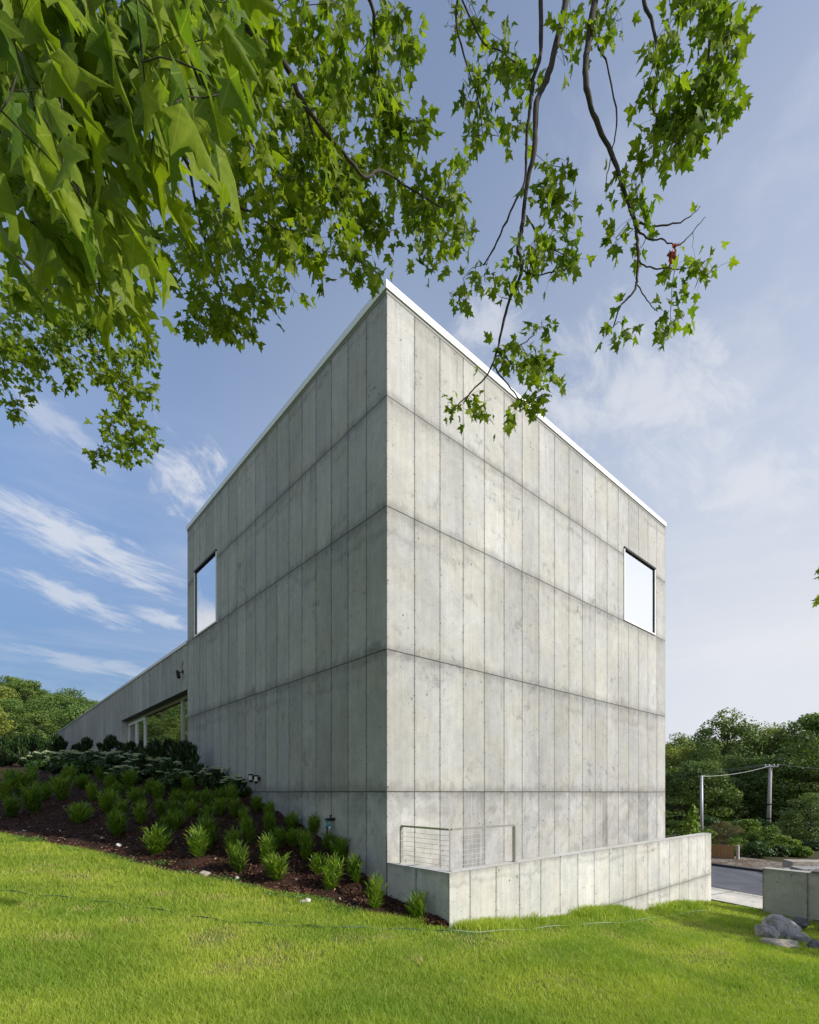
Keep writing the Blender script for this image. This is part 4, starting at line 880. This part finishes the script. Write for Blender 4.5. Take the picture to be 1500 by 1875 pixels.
# --- wooden fence, masts, wires
fa = P(1296, 1572, 25.2); fb = P(1347, 1574, 24.2); fa.z = ground(fa.x, fa.y); fb.z = ground(fb.x, fb.y)
t = empty('wooden_fence', (fa+fb)/2, 'low fence of upright brown boards at the edge of the gravel verge', 'fence')
mb = MB(); d = fb-fa; L = d.length; u = d/L; nn = int(L/.14)
for i in range(nn): mb.box(fa+u*(i*.14), u*.13, Vector((-u.y, u.x, 0))*.022, (0, 0, .72+random.uniform(-.02, .02)))
mb.build('boards', M_WOOD, t)
mb = MB(); mb.box(fb+u*.02, u*.12, Vector((-u.y, u.x, 0))*.12, (0, 0, .76)); mb.build('post', simple('grey_timber', (.36, .33, .28), .9, nscale=8, namp=.2), t)
def on_ground(px, d): x = (px-CX)/F*d; return Vector((x, d, ground(x, d)))
p1 = on_ground(1285, 33); h1 = E+(HY-1421)/F*33; t1 = P(1284, 1421, 33)
t = empty('lamp_mast', p1, 'plain grey metal mast standing left of the utility pole', 'pole')
mb = MB(); mb.tube([p1-V((0, 0, .3)), V((p1.x, p1.y, h1))], [.115, .085], 12); mb.build('shaft', M_POLEM, t, smooth=True)
mb = MB(); mb.tube([V((p1.x-.05, p1.y, h1-.02)), V((p1.x+.22, p1.y, h1-.02))], .045, 8); mb.build('bracket', M_POLEM, t)
p2 = on_ground(1407, 38); h2 = E+(HY-1402)/F*38; tx = (1411-CX)/F*38
t = empty('utility_pole', p2, 'weathered wooden utility pole with a crossarm carrying wires', 'utility pole')
mb = MB(); mb.tube([p2-V((0, 0, .3)), V((tx, p2.y, h2))], [.16, .12], 12); mb.build('shaft', M_POLEW, t, smooth=True)
mb = MB(); ca = V((.93, -.37, 0)); mb.box(V((tx, p2.y-.17, h2-.12))-ca*.45, ca*.9, V((.37, .93, 0))*.1, (0, 0, .10)); arm = mb.build('crossarm', simple('pale_arm', (.6, .58, .55), .8, nscale=9, namp=.15), t)
for s in (-.4, -.15, .15, .4):
    mb = MB(); q = V((tx, p2.y-.15, h2))+ca*s; mb.tube([q-V((0, 0, .02)), q+V((0, 0, .04)), q+V((0, 0, .10))], [.02, .045, .03], 8); mb.build('insulator', M_FRM, arm)
for zc in (1500, 1474): mb = MB(); zq = E+(HY-zc)/F*38; xq = p2.x+(tx-p2.x)*((zq-p2.z)/(h2-p2.z)); mb.tube([V((xq, p2.y, zq)), V((xq, p2.y, zq+.1))], .165, 12); mb.build('band', M_BLK, t)
def wire(a, b_, sag, r, label, m=M_POLEM):
    mb = MB(); mb.tube([a*(1-k/14)+b_*(k/14)-V((0, 0, sag*4*(k/14)*(1-k/14))) for k in range(15)], r, 4)
    setp(mb.build('overhead_wire', m, origin=a), label, 'wire')
wire(V((p1.x+.2, p1.y, h1-.02)), V((tx, p2.y-.1, h2+.02)), .18, .016, 'sagging wire between the grey mast and the utility pole')
q4 = V((tx, p2.y-.15, h2))
wire(q4-ca*.4+V((0, 0, .1)), P(1100, 1425, 60), .3, .012, 'upper wire running left from the crossarm towards the building', M_POLEM)
wire(q4-ca*.15+V((0, 0, .1)), P(1100, 1436, 60), .3, .012, 'lower wire running left from the crossarm towards the building', M_POLEM)
wire(q4+ca*.4+V((0, 0, .1)), P(1640, 1405, 30), .25, .012, 'wire running right from the crossarm out of the view', M_POLEM)
wire(P(1408, 1474, 37.8), P(1100, 1484, 60), .3, .012, 'dark cable strapped to the pole at mid height', M_BLK)

# --- boulders, stones, stone blocks
def rock(name, c, dims, m, label, seed, rz=0, cat='boulder', sub=4):
    import bmesh
    bm = bmesh.new(); bmesh.ops.create_icosphere(bm, subdivisions=sub, radius=1); rr = np.random.default_rng(seed); ph = rr.random((7, 3))*6; fr_ = rr.normal(size=(7, 3))*1.5
    cuts = [(Vector(rr.normal(size=3)).normalized(), .62+.25*rr.random()) for _ in range(9)]
    for v_ in bm.verts:
        p = v_.co.normalized(); s = 1+.07*sum(math.sin(float(np.dot(fr_[k], p))*1.3+ph[k, 0]) for k in range(5))*.6
        for nrm, dcut in cuts:
            dd = p.dot(nrm)*s
            if dd > dcut: s *= 1-(1-dcut/dd)*.85
        s *= 1+.02*math.sin(p.x*17+ph[0, 1])*math.sin(p.y*15+ph[1, 1])*math.sin(p.z*16)
        nz = mnoise.fractal(p*1.6+Vector((seed*3.1, 0, 0)), 1., 2.2, 5); s *= 1+.16*nz+.05*mnoise.noise(p*7+Vector((seed, 0, 0))); v_.co = p*s
    ca_, sa = math.cos(rz), math.sin(rz)
    for v_ in bm.verts: x, y, z = v_.co.x*dims[0], v_.co.y*dims[1], v_.co.z*dims[2]; v_.co = (x*ca_-y*sa, x*sa+y*ca_, z)
    me = bpy.data.meshes.new(name); bm.to_mesh(me); bm.free(); me.polygons.foreach_set('use_smooth', [True]*len(me.polygons))
    o = link_mesh(name, me, m, None, c); return setp(o, label, cat)
def gp(px, py, up=0): h = hit(px, py); h.z += up; return h
rock('boulder', gp(1430, 1712, .14), (.38, .30, .30), M_ROCK, 'large grey boulder, tallest of the pile on the lawn below the garden wall', 3, .5)
rock('boulder', gp(1406, 1716, .08), (.25, .22, .20), M_ROCK, 'rounded grey boulder at the left end of the pile', 5, 1.1)
rock('boulder', gp(1432, 1733, .02), (.36, .20, .15), M_ROCKT, 'low tan boulder lying in front of the pile', 8, -.45)
rock('boulder', gp(1462, 1702, .14), (.20, .18, .14), M_ROCKD, 'dark slaty stone behind the right side of the pile', 9, .4)
rock('boulder', gp(1468, 1724, .03), (.25, .17, .13), M_ROCK, 'low grey stone at the right end of the pile', 12, -.4)
rock('boulder', gp(1490, 1738, .03), (.16, .14, .13), M_ROCKD, 'small dark stone tucked at the far right of the pile', 14, .3)
for i, (px, py, s, lab) in enumerate([(375, 1613, .085, 'pale flat stone at the lawn edge below the lit plants'), (435, 1618, .04, 'small white stone between two lit plants at the lawn edge'),
     (563, 1662, .06, 'larger of two white stones at the lawn edge'), (553, 1663, .045, 'smaller of two white stones at the lawn edge'), (540, 1655, .04, 'lone pale pebble left of the paired white stones'),
     (218, 1558, .06, 'pale stone in the mulch casting a long shadow'), (187, 1544, .04, 'small stone in the mulch left of the first lit plant'), (45, 1530, .03, 'tiny stone in the mulch at the far left'), (110, 1530, .025, 'tiny pinkish stone in the mulch below the shaded plants')]):
    rock('stone', gp(px, py-5, s*.5+.03), (s*1.25, s, s*.8), M_ROCKT if i % 3 == 0 else simple('white_stone', (.55, .52, .47), .8, nscale=9, namp=.2), lab, 30+i, i, 'stone', 3)
for i, (px, py, d, L, h, lab) in enumerate([(1478, 1576, 19.5, 1.5, .30, 'long dark-edged stone block lying behind the garden wall'), (1500, 1589, 17.5, 1.6, .38, 'pale stone block nearest the coping at the right edge'), (1470, 1592, 18.2, 1.1, .30, 'grey stone block under the long block')]):
    c = P(px, py, d); gz_ = c.z-h
    mb = MB(); mb.box(V((c.x-L/2, c.y-.3, gz_)), (L, -.12, 0), (.05, .7, 0), (0, 0, h)); mb.box(V((c.x-L/2+.03, c.y-.25, ground(c.x, c.y)-.1)), (L-.08, -.1, 0), (.05, .6, 0), (0, 0, gz_-ground(c.x, c.y)+.098)); o = mb.build('stone_block', M_ROCK if i else M_ROCKT, origin=(c.x, c.y, gz_), bevel=.03); setp(o, lab, 'stone block')
c = hit(1500, 1706); mb = MB(); mb.box(c+V((-.10, -.2, -.1)), (1.2, -.9, 0), (.3, .5, 0), (0, 0, .22)); o = mb.build('stone_step', M_PAVE, origin=c, bevel=.02); setp(o, 'pale concrete step at the right edge behind the boulders', 'step')

# --- ornamental grass clumps
def oat_proto(seed, h=.60, r=.22, ns=58):
    random.seed(seed); g2 = np.random.default_rng(seed)
    root = empty('grass_plant', (0, 0, 0), 'x', 'plant', 'clumps of broad-leaved ornamental grass planted in the mulch')
    sb = MB(); pos, ydir, ln = [], [], []
    for i in range(ns):
        a = g2.random()*6.283; lean = g2.random()**.8*r; H = h*(.50+.55*g2.random()**.7)*(1-.28*lean/r); b0 = V((math.cos(a)*.05*g2.random(), math.sin(a)*.05*g2.random(), -.02))
        tp_ = V((math.cos(a)*lean, math.sin(a)*lean, H)); md = (b0+tp_)/2+V((math.cos(a), math.sin(a), 0))*-.02
        sb.tube([b0, md, tp_], [.0035, .003, .0015], 4, cap=False)
        for j in range(9):
            t = .15+.85*(j+g2.random()*.8)/9; t = min(t, 1); p = b0*(1-t)**2+md*2*t*(1-t)+tp_*t*t; aa = a+g2.normal()*1.3
            out = V((math.cos(aa), math.sin(aa), .85+.6*t)); pos.append(p); ydir.append(out); ln.append(.20*(.7+.5*g2.random()))
        pos.append(tp_); ydir.append((tp_-md)); ln.append(.14)
    sb.build('stems', M_OATS, root)
    n = len(pos); k = np.array([[-.03, 0, 0], [.03, 0, 0], [.055, .35, .02], [-.055, .35, .02], [.038, .72, -.07], [-.038, .72, -.07], [0, 1, -.28], [0, 1, -.28]])
    fq = np.array([[0, 1, 2, 3], [3, 2, 4, 5], [5, 4, 6, 7]])
    v, f = inst(k, fq, frames(np.array(ydir), np.tile([0, 0, 1.], (n, 1))+g2.normal(size=(n, 3))*.2)*np.array(ln)[:, None, None], np.array(pos))
    np_mesh('leaves', v, f, M_OATS, root, rnd=np.repeat(g2.random(n), 8)); return root
ops = [oat_proto(101), oat_proto(102, .56, .28, 56), oat_proto(103, .64, .22, 46)]
LIT = [(216, 1535, 50, 'first lit grass clump, half in shadow, at the left end of the sunny front row'), (285, 1567, 56, 'bright yellow-green grass clump above the pale stone with its shadow falling left'), (364, 1574, 54, 'sunlit grass clump third along the front row, above the flat pale stone'),
       (423, 1568, 42, 'partly hidden grass clump behind a brighter one left of centre'), (438, 1600, 52, 'sunlit grass clump in front of its half-hidden neighbour left of centre'), (487, 1584, 48, 'grass clump touching the back of the tall front-row one, centre of the bed'),
       (506, 1616, 56, 'tall sunlit grass clump at the centre of the front row'), (582, 1604, 40, 'smaller sunlit grass clump behind another, below the wall tap'), (602, 1635, 52, 'sunlit grass clump in the front row below the wall tap'),
       (655, 1622, 48, 'sunlit grass clump left of the tower corner'), (658, 1580, 26, 'small grass clump against the dark wall beside the tower corner'), (687, 1672, 58, 'upright sunlit grass clump standing alone near the lawn below the tower corner'),
       (725, 1637, 54, 'grass clump against the shaded end of the terrace wall'), (767, 1690, 52, 'last sunlit grass clump, closest to the terrace wall corner')]
SH = [(63, 1493, 50), (76, 1470, 36), (42, 1463, 42), (61, 1438, 32), (114, 1470, 40), (121, 1438, 32), (140, 1510, 44), (168, 1470, 36), (196, 1492, 40), (198, 1457, 35), (184, 1432, 26), (240, 1447, 32), (254, 1476, 34), (271, 1457, 30), (260, 1513, 44),
      (322, 1477, 32), (322, 1495, 34), (322, 1523, 40), (297, 1532, 34), (380, 1512, 40), (377, 1484, 32), (386, 1553, 48), (428, 1500, 34), (446, 1523, 36), (460, 1549, 46), (498, 1532, 40), (520, 1494, 30), (553, 1507, 30), (572, 1530, 34), (559, 1578, 46), (538, 1552, 38), (602, 1562, 34), (10, 1470, 38), (18, 1440, 32), (340, 1458, 30), (405, 1472, 30), (470, 1488, 30), (150, 1448, 30), (215, 1465, 32), (290, 1470, 32), (350, 1478, 30), (295, 1500, 34), (350, 1500, 34), (405, 1495, 32), (490, 1508, 32), (430, 1478, 28), (535, 1520, 32), (100, 1450, 30), (20, 1500, 40), (225, 1500, 36), (510, 1558, 36), (625, 1580, 30)]
rows = {}
for p_ in SH: rows.setdefault(min(4, int((1560-p_[1]+(-.09)*(600-p_[0]))//26)), []).append(p_)
ORD = 'first second third fourth fifth sixth seventh eighth ninth tenth eleventh twelfth thirteenth fourteenth fifteenth sixteenth seventeenth eighteenth nineteenth twentieth'.split()
RN = {k: n_ for k, n_ in zip(sorted(rows), ('lowest', 'second lowest', 'middle', 'second highest', 'highest', 'topmost'))}
items = list(LIT)
for k in sorted(rows):
    for i, p_ in enumerate(sorted(rows[k])): items.append((*p_, f'shaded dark grass clump, {ORD[i]} from the left in the {RN[k]} row'))
random.seed(9); firsts = set()
for i, (px, py, hp, lab) in enumerate(items):
    c = gp(px, py); s = min(max(hp/F*c.y/.60, .7), 1.5); k = i % 3
    if k not in firsts: firsts.add(k); o = ops[k]; o.location = c; o.rotation_euler = (0, 0, random.uniform(0, 6)); o.scale = (s,)*3; o['label'] = lab
    else:
        o = copy_tree(ops[k], c, random.uniform(0, 6), (s*random.uniform(.82, 1.2), s*random.uniform(.82, 1.2), s*random.uniform(.9, 1.25)), lab, None, 'clumps of broad-leaved ornamental grass planted in the mulch'); o.rotation_euler[0] = random.uniform(-.16, .16); o.rotation_euler[1] = random.uniform(-.16, .16)
# --- hydrangeas with flat flower heads
def hyd_proto(seed):
    g2 = np.random.default_rng(seed); root = empty('hydrangea', (0, 0, 0), 'x', 'hydrangea', 'white flowering hydrangeas along the top of the bank')
    cs, p, Mx, rn = crown_arrays(.72, .62, 26, 50, .13, seed, .15); v, f = inst(LEAFQ*np.array([1.1, 1, 1]), LQF, Mx, p); np_mesh('foliage', v, f, M_HYD, root, rnd=np.repeat(rn, 4))
    sb = MB()
    heads = []
    for i in range(17):
        a = g2.random()*6.28; rr = .76*g2.random()**.5; heads.append((rr*math.cos(a), rr*math.sin(a), .88-.95*rr*rr*g2.random()**.6+.08*g2.random()))
    for hx, hy, hz in heads:
        sb.tube([(hx*.2, hy*.2, 0), (hx*.7, hy*.7, hz*.6), (hx, hy, hz)], .005, 4, cap=False)
    sb.build('stems', M_HYD, root)
    n = 120; u_ = g2.random(n)**.5; aa = g2.random(n)*6.28; pp = np.stack([u_*np.cos(aa), u_*np.sin(aa), .42*(1-u_**2)], 1)*.11
    v, f = inst(LEAFQ, LQF, frames(g2.normal(size=(n, 3)), pp*8+g2.normal(size=(n, 3))*.3+np.array([0, 0, 1]))*.028, pp)
    for i, hq in enumerate(heads):
        s = .8+.5*g2.random(); np_mesh('flower_head', v*s+np.array(hq), f, M_FLW, root, rnd=np.repeat(g2.random(n), 4))
    return root
hp_ = [hyd_proto(201), hyd_proto(202)]
def by_wall(px, q, top, h0):                         # foot at q metres off the wall, and the scale whose top shows at height top
    X = (px-CX)/F; bx, by = C0.x-ER.x*q, C0.y-ER.y*q; w = (X*by-bx)/(EL.x-X*EL.y); p = Vector((bx+EL.x*w, by+EL.y*w, 0)); p.z = ground(p.x, p.y)
    return p, (E+(HY-top)/F*p.y-p.z)/h0
def by_ground(px, base, top, h0):                     # foot where the sight line meets the bank
    c = gp(px, base); return c, (E+(HY-top)/F*c.y-c.z)/h0
HY_ = [(128, 1422, 1376, 'hydrangea at the left end of the flowering row'), (168, 1420, 1374, 'hydrangea with the palest flowers, in front of the low wing wall'), (212, 1424, 1376, 'hydrangea left of the glass doors of the low wing'), (256, 1427, 1382, 'hydrangea just below the double glass doors'), (300, 1430, 1388, 'hydrangea in front of the big glass pane'),
       (345, 1438, 1394, 'hydrangea under the left edge of the tower'), (395, 1446, 1404, 'hydrangea against the tower wall, second from the right of the flowering row'), (438, 1460, 1420, 'rightmost hydrangea, next to the wall lights'), (232, 1442, 1402, 'hydrangea lower on the bank below the doors'), (322, 1452, 1410, 'hydrangea lower on the bank below the tower edge'), (85, 1416, 1376, 'half-hidden hydrangea among the dark shrubs at the left')]
for i, (px, base, top, lab) in enumerate(HY_):
    c, s = by_ground(px, base, top, .92); s = min(1.5, max(.6, s)); k = i % 2
    if i < 2: o = hp_[k]; o.location = c; o.scale = (s,)*3; o['label'] = lab
    else: copy_tree(hp_[k], c, i*1.3, s, lab, None, 'white flowering hydrangeas along the top of the bank')
# --- dark shrubs behind them
def shrub_proto(seed):
    root = empty('dark_shrub', (0, 0, 0), 'x', 'shrub', 'dark green shrubs behind the hydrangeas')
    cs, p, Mx, rn = crown_arrays(.95, .42, 24, 70, .085, seed, .08); n = len(p)
    up = frames(p*np.array([1, 1, .2])+np.array([0, 0, 1.0])+rng.normal(size=(n, 3))*.3, rng.normal(size=(n, 3)))*(.09+.05*rng.random(n))[:, None, None]
    v, f = inst(LEAFQ*np.array([.6, 1.3, 1]), LQF, up, p); np_mesh('foliage', v, f, M_SHRUB, root, rnd=np.repeat(rn, 4))
    sb = MB()
    for c_ in cs[::2]: sb.tube([(0, 0, -.03), (c_[0]*.5, c_[1]*.5, c_[2]*.5), tuple(c_[:3])], [.012, .008, .003], 4, cap=False)
    sb.build('stems', M_TRUNK, root); return root
sp_ = [shrub_proto(301), shrub_proto(302)]
SHB = [(8, 1346, 0, 'dark shrub at the far left edge of the bank'), (40, 1350, 0, 'dark shrub, second from the left edge of the bank'), (66, 1346, 0, 'narrow dark shrub left of the end of the low wing'), (104, 1352, 0, 'dark shrub in front of the end of the low wing'),
       (157, 1355, .9, 'dark shrub against the low wing wall, left of the door recess'), (203, 1354, .8, 'dark shrub just left of the door recess'), (243, 1363, .8, 'dark shrub in front of the double glass doors'), (285, 1363, .8, 'dark shrub in front of the big glass pane'), (337, 1364, .7, 'dark shrub hiding the join of tower and low wing')]
for i, (px, top, q, lab) in enumerate(SHB):
    c, s = by_wall(px, q, top, .95) if q else by_ground(px, 1404, top, .95); s = min(2.2, max(.7, s)); k = i % 2
    if i < 2: o = sp_[k]; o.location = c; o.scale = (s*.9, s*.9, s); o['label'] = lab
    else: copy_tree(sp_[k], c, i*1.1, (s*.9, s*.9, s), lab, None, 'dark green shrubs behind the hydrangeas')

# --- garden hose on the lawn
HP = [(-60, 1626), (0, 1634), (60, 1641), (140, 1648), (250, 1663), (330, 1676), (400, 1688), (460, 1694), (520, 1698), (600, 1700), (700, 1703), (790, 1706), (860, 1709), (915, 1708), (1000, 1700), (1060, 1695), (1130, 1692), (1200, 1682), (1260, 1673), (1300, 1668)]
hz = []
for i in range(len(HP)-1):
    for k in range(8):
        t = k/8; x = HP[i][0]*(1-t)+HP[i+1][0]*t; y = HP[i][1]*(1-t)+HP[i+1][1]*t; c = hit(x, y); c.z += .022+.012*math.sin(x*.07); c.y += .012*math.sin(x*.03); hz.append((x, c))
mb = MB(); mb.tube([c for x, c in hz if x < 830], .0075, 8); o = mb.build('garden_hose', M_HOSEG, origin=hz[40][1], smooth=True); setp(o, 'dark green garden hose lying across the lawn left of the terrace wall', 'hose')
mb = MB(); mb.tube([c for x, c in hz if x >= 822], .0058, 8); o = mb.build('garden_hose', M_HOSEW, origin=hz[120][1], smooth=True); setp(o, 'pale garden hose lying on the grass below the terrace wall', 'hose')

# --- lawn grass
BARE = []
for px, py, br_ in [(143, 1608, .22), (192, 1592, .14), (383, 1722, .20), (405, 1708, .16), (153, 1667, .10), (98, 1722, .13), (140, 1722, .10), (83, 1588, .18), (393, 1647, .14), (520, 1735, .12), (1300, 1742, .14), (640, 1722, .18), (700, 1716, .16), (900, 1730, .22), (1010, 1705, .2), (860, 1720, .28), (1120, 1715, .15), (300, 1640, .14), (240, 1690, .13), (1190, 1690, .16), (760, 1760, .10), (520, 1830, .07), (60, 1660, .12)]:
    h_ = hit(px, py); BARE.append((h_.x, h_.y, br_))
def blades(n, u0, u1, d0, d1, h, hv, name, label, sel=None, wk=1., rn_off=0.):
    d = np.exp(np.log(d0)+rng.random(n)*(np.log(d1)-np.log(d0))); x = (u0+(u1-u0)*rng.random(n))*d
    return place(x, d, h, hv, name, label, sel, wk)
def place(x, y, h, hv, name, label, sel=None, wk=1., thin=True):
    rx, ry = x-C0.x, y-C0.y; w = rx*EL.x+ry*EL.y; r = rx*ER.x+ry*ER.y; s = x*.866+y*.5
    bld_ = (w > OW-.01) & (r > -.02); bedm = inbed(x, y); road_ = (s > 13.9+.08*np.sin(x*9))
    g1 = np.sin(x*1.9+1.3*np.sin(y*1.1))+np.sin(y*2.7+np.sin(x*2.3)*1.2)+.6*np.sin(x*5.3-y*4.1)
    dry = g1+.9*np.sin(x*13+np.sin(y*9)*2)*np.sin(y*15+np.sin(x*11)*2); bare = (dry > 2.1) & (rng.random(len(x)) < .45) if thin else np.zeros(len(x), bool)
    bare |= (np.hypot(x-.05, (y-7.15)*1.6) < .42) & (rng.random(len(x)) < .85)
    lwall = (((x-lwp.x)*LD.x+(y-lwp.y)*LD.y) > -.05) & (((x-lwp.x)*LNn.x+(y-lwp.y)*LNn.y) > -.02)
    keep = ~(bld_ | bedm | road_ | bare | lwall)
    if thin:
        for bx_, by_, br_ in BARE:
            m_ = np.hypot(x-bx_, (y-by_)*.8)+.05*np.sin(x*23+y*17) < br_; keep &= ~(m_ & (rng.random(len(x)) < .62))
    if sel is not None: keep &= sel(x, y, w, r)
    x, y, g1, dry = x[keep], y[keep], g1[keep], dry[keep]; n = len(x)
    z = ground_np(x, y)-.005
    patch = .5+.5*np.sin(x*.9+np.sin(y*1.6)*1.5)*np.sin(y*1.3+x*.4)
    H = h*(1-hv+2*hv*rng.random(n))*(.75+.5*patch)*(1-.2*np.clip(g1-.6, 0, 1)); Wd = np.maximum(.0019, .00048*y)*wk*(.7+.6*rng.random(n))
    a = rng.random(n)*6.283; ln = H*(.25+.75*rng.random(n)); cx, sx = np.cos(a), np.sin(a); b = rng.random(n)*6.283; bx, by = np.cos(b)*Wd, np.sin(b)*Wd
    P0 = np.stack([x-bx, y-by, z], 1); P1 = np.stack([x+bx, y+by, z], 1); mx = np.stack([x+cx*ln*.30, y+sx*ln*.30, z+H*.6], 1); wv_ = np.stack([bx, by, 0*bx], 1)*.75
    tipp = np.stack([x+cx*ln, y+sx*ln, z+H], 1)
    v = np.stack([P0, P1, mx+wv_, mx-wv_, tipp], 1).reshape(-1, 3); k = np.arange(n)*5
    f = np.concatenate([np.stack([k, k+1, k+2], 1), np.stack([k, k+2, k+3], 1), np.stack([k+3, k+2, k+4], 1)])
    rn = np.clip(.30*rng.random(n)+.58*np.clip(.42+.45*g1, 0, 1)+.1*rng.random(n), 0, .92); pb = np.zeros(n)
    if thin:
        for bx_, by_, br_ in BARE: pb = np.maximum(pb, np.clip(1.6-np.hypot(x-bx_, (y-by_)*.8)/br_, 0, 1))
    rn = np.where(rng.random(n) < .03+.55*np.clip(dry-1.6, 0, 1)*thin+.6*pb, .98, rn)
    o = np_mesh(name, v, f, M_GRASS, rnd=np.repeat(rn, 5)); return setp(o, label, 'grass', kind='stuff')
blades(760000, -1.25, .95, 1.6, 19, .050, .45, 'lawn_grass', 'bright green patchy lawn sloping down towards the terrace wall')
n = 42000; tc_ = rng.integers(0, 900, n); td = 2.6*np.exp(rng.random(900)*np.log(15/2.6)); tx_ = (-1.2+2.1*rng.random(900))*td
place(tx_[tc_]+rng.normal(size=n)*.055*(.6+td[tc_]*.08), td[tc_]+rng.normal(size=n)*.05*(.6+td[tc_]*.08), .068, .4, 'grass_tufts', 'darker longer tufts scattered over the mown lawn', wk=1.1, thin=False)
# longer tufts along the wall and along the bed edge
n = 16000; r_ = rng.random(n)*10.4; q_ = np.abs(rng.normal(size=n))*.22; base = np.clip(.35+.65*np.sin(r_*1.7+.5)+.4*np.sin(r_*4.1), .0, 1)
kp = rng.random(n) < base; r_, q_ = r_[kp], q_[kp]; w_ = OW-.015-q_
place(C0.x+ER.x*r_+EL.x*w_, C0.y+ER.y*r_+EL.y*w_, .13, .5, 'tall_grass', 'uncut longer grass tufts along the foot of the terrace wall', wk=1.3, thin=False)
n = 26000; w_ = -1.3+16*rng.random(n)**1.2; q_ = np.interp(w_, QE[:, 0], QE[:, 1])+np.abs(rng.normal(size=n))*.28
place(C0.x+EL.x*w_-ER.x*q_, C0.y+EL.y*w_-ER.y*q_, .095, .5, 'edge_grass', 'longer ragged grass where the lawn meets the mulch bed', wk=1.2, thin=False)
# clover and weeds at the bed edge
n = 2600; grp = rng.integers(0, 26, n); gw = -1+15*rng.random(26)**1.1; gq = rng.normal(size=26)*.12+.02
w_ = gw[grp]+rng.normal(size=n)*.12; q_ = np.interp(w_, QE[:, 0], QE[:, 1])+gq[grp]+rng.normal(size=n)*.08
x_ = C0.x+EL.x*w_-ER.x*q_; y_ = C0.y+EL.y*w_-ER.y*q_; kp = (w_ > -1.4); x_, y_ = x_[kp], y_[kp]; n = len(x_)
v, f = inst(LEAFQ, LQF, frames(rv(n), rv(n)*.4+np.array([0, 0, 1.]))*(.025+.03*rng.random(n))[:, None, None], np.stack([x_, y_, ground_np(x_, y_)+.05+.06*rng.random(n)], 1))
setp(np_mesh('clover', v, f, M_WEED, rnd=np.repeat(rng.random(n), 4)), 'small leafy weeds creeping along the edge of the mulch bed', 'weeds', kind='stuff')
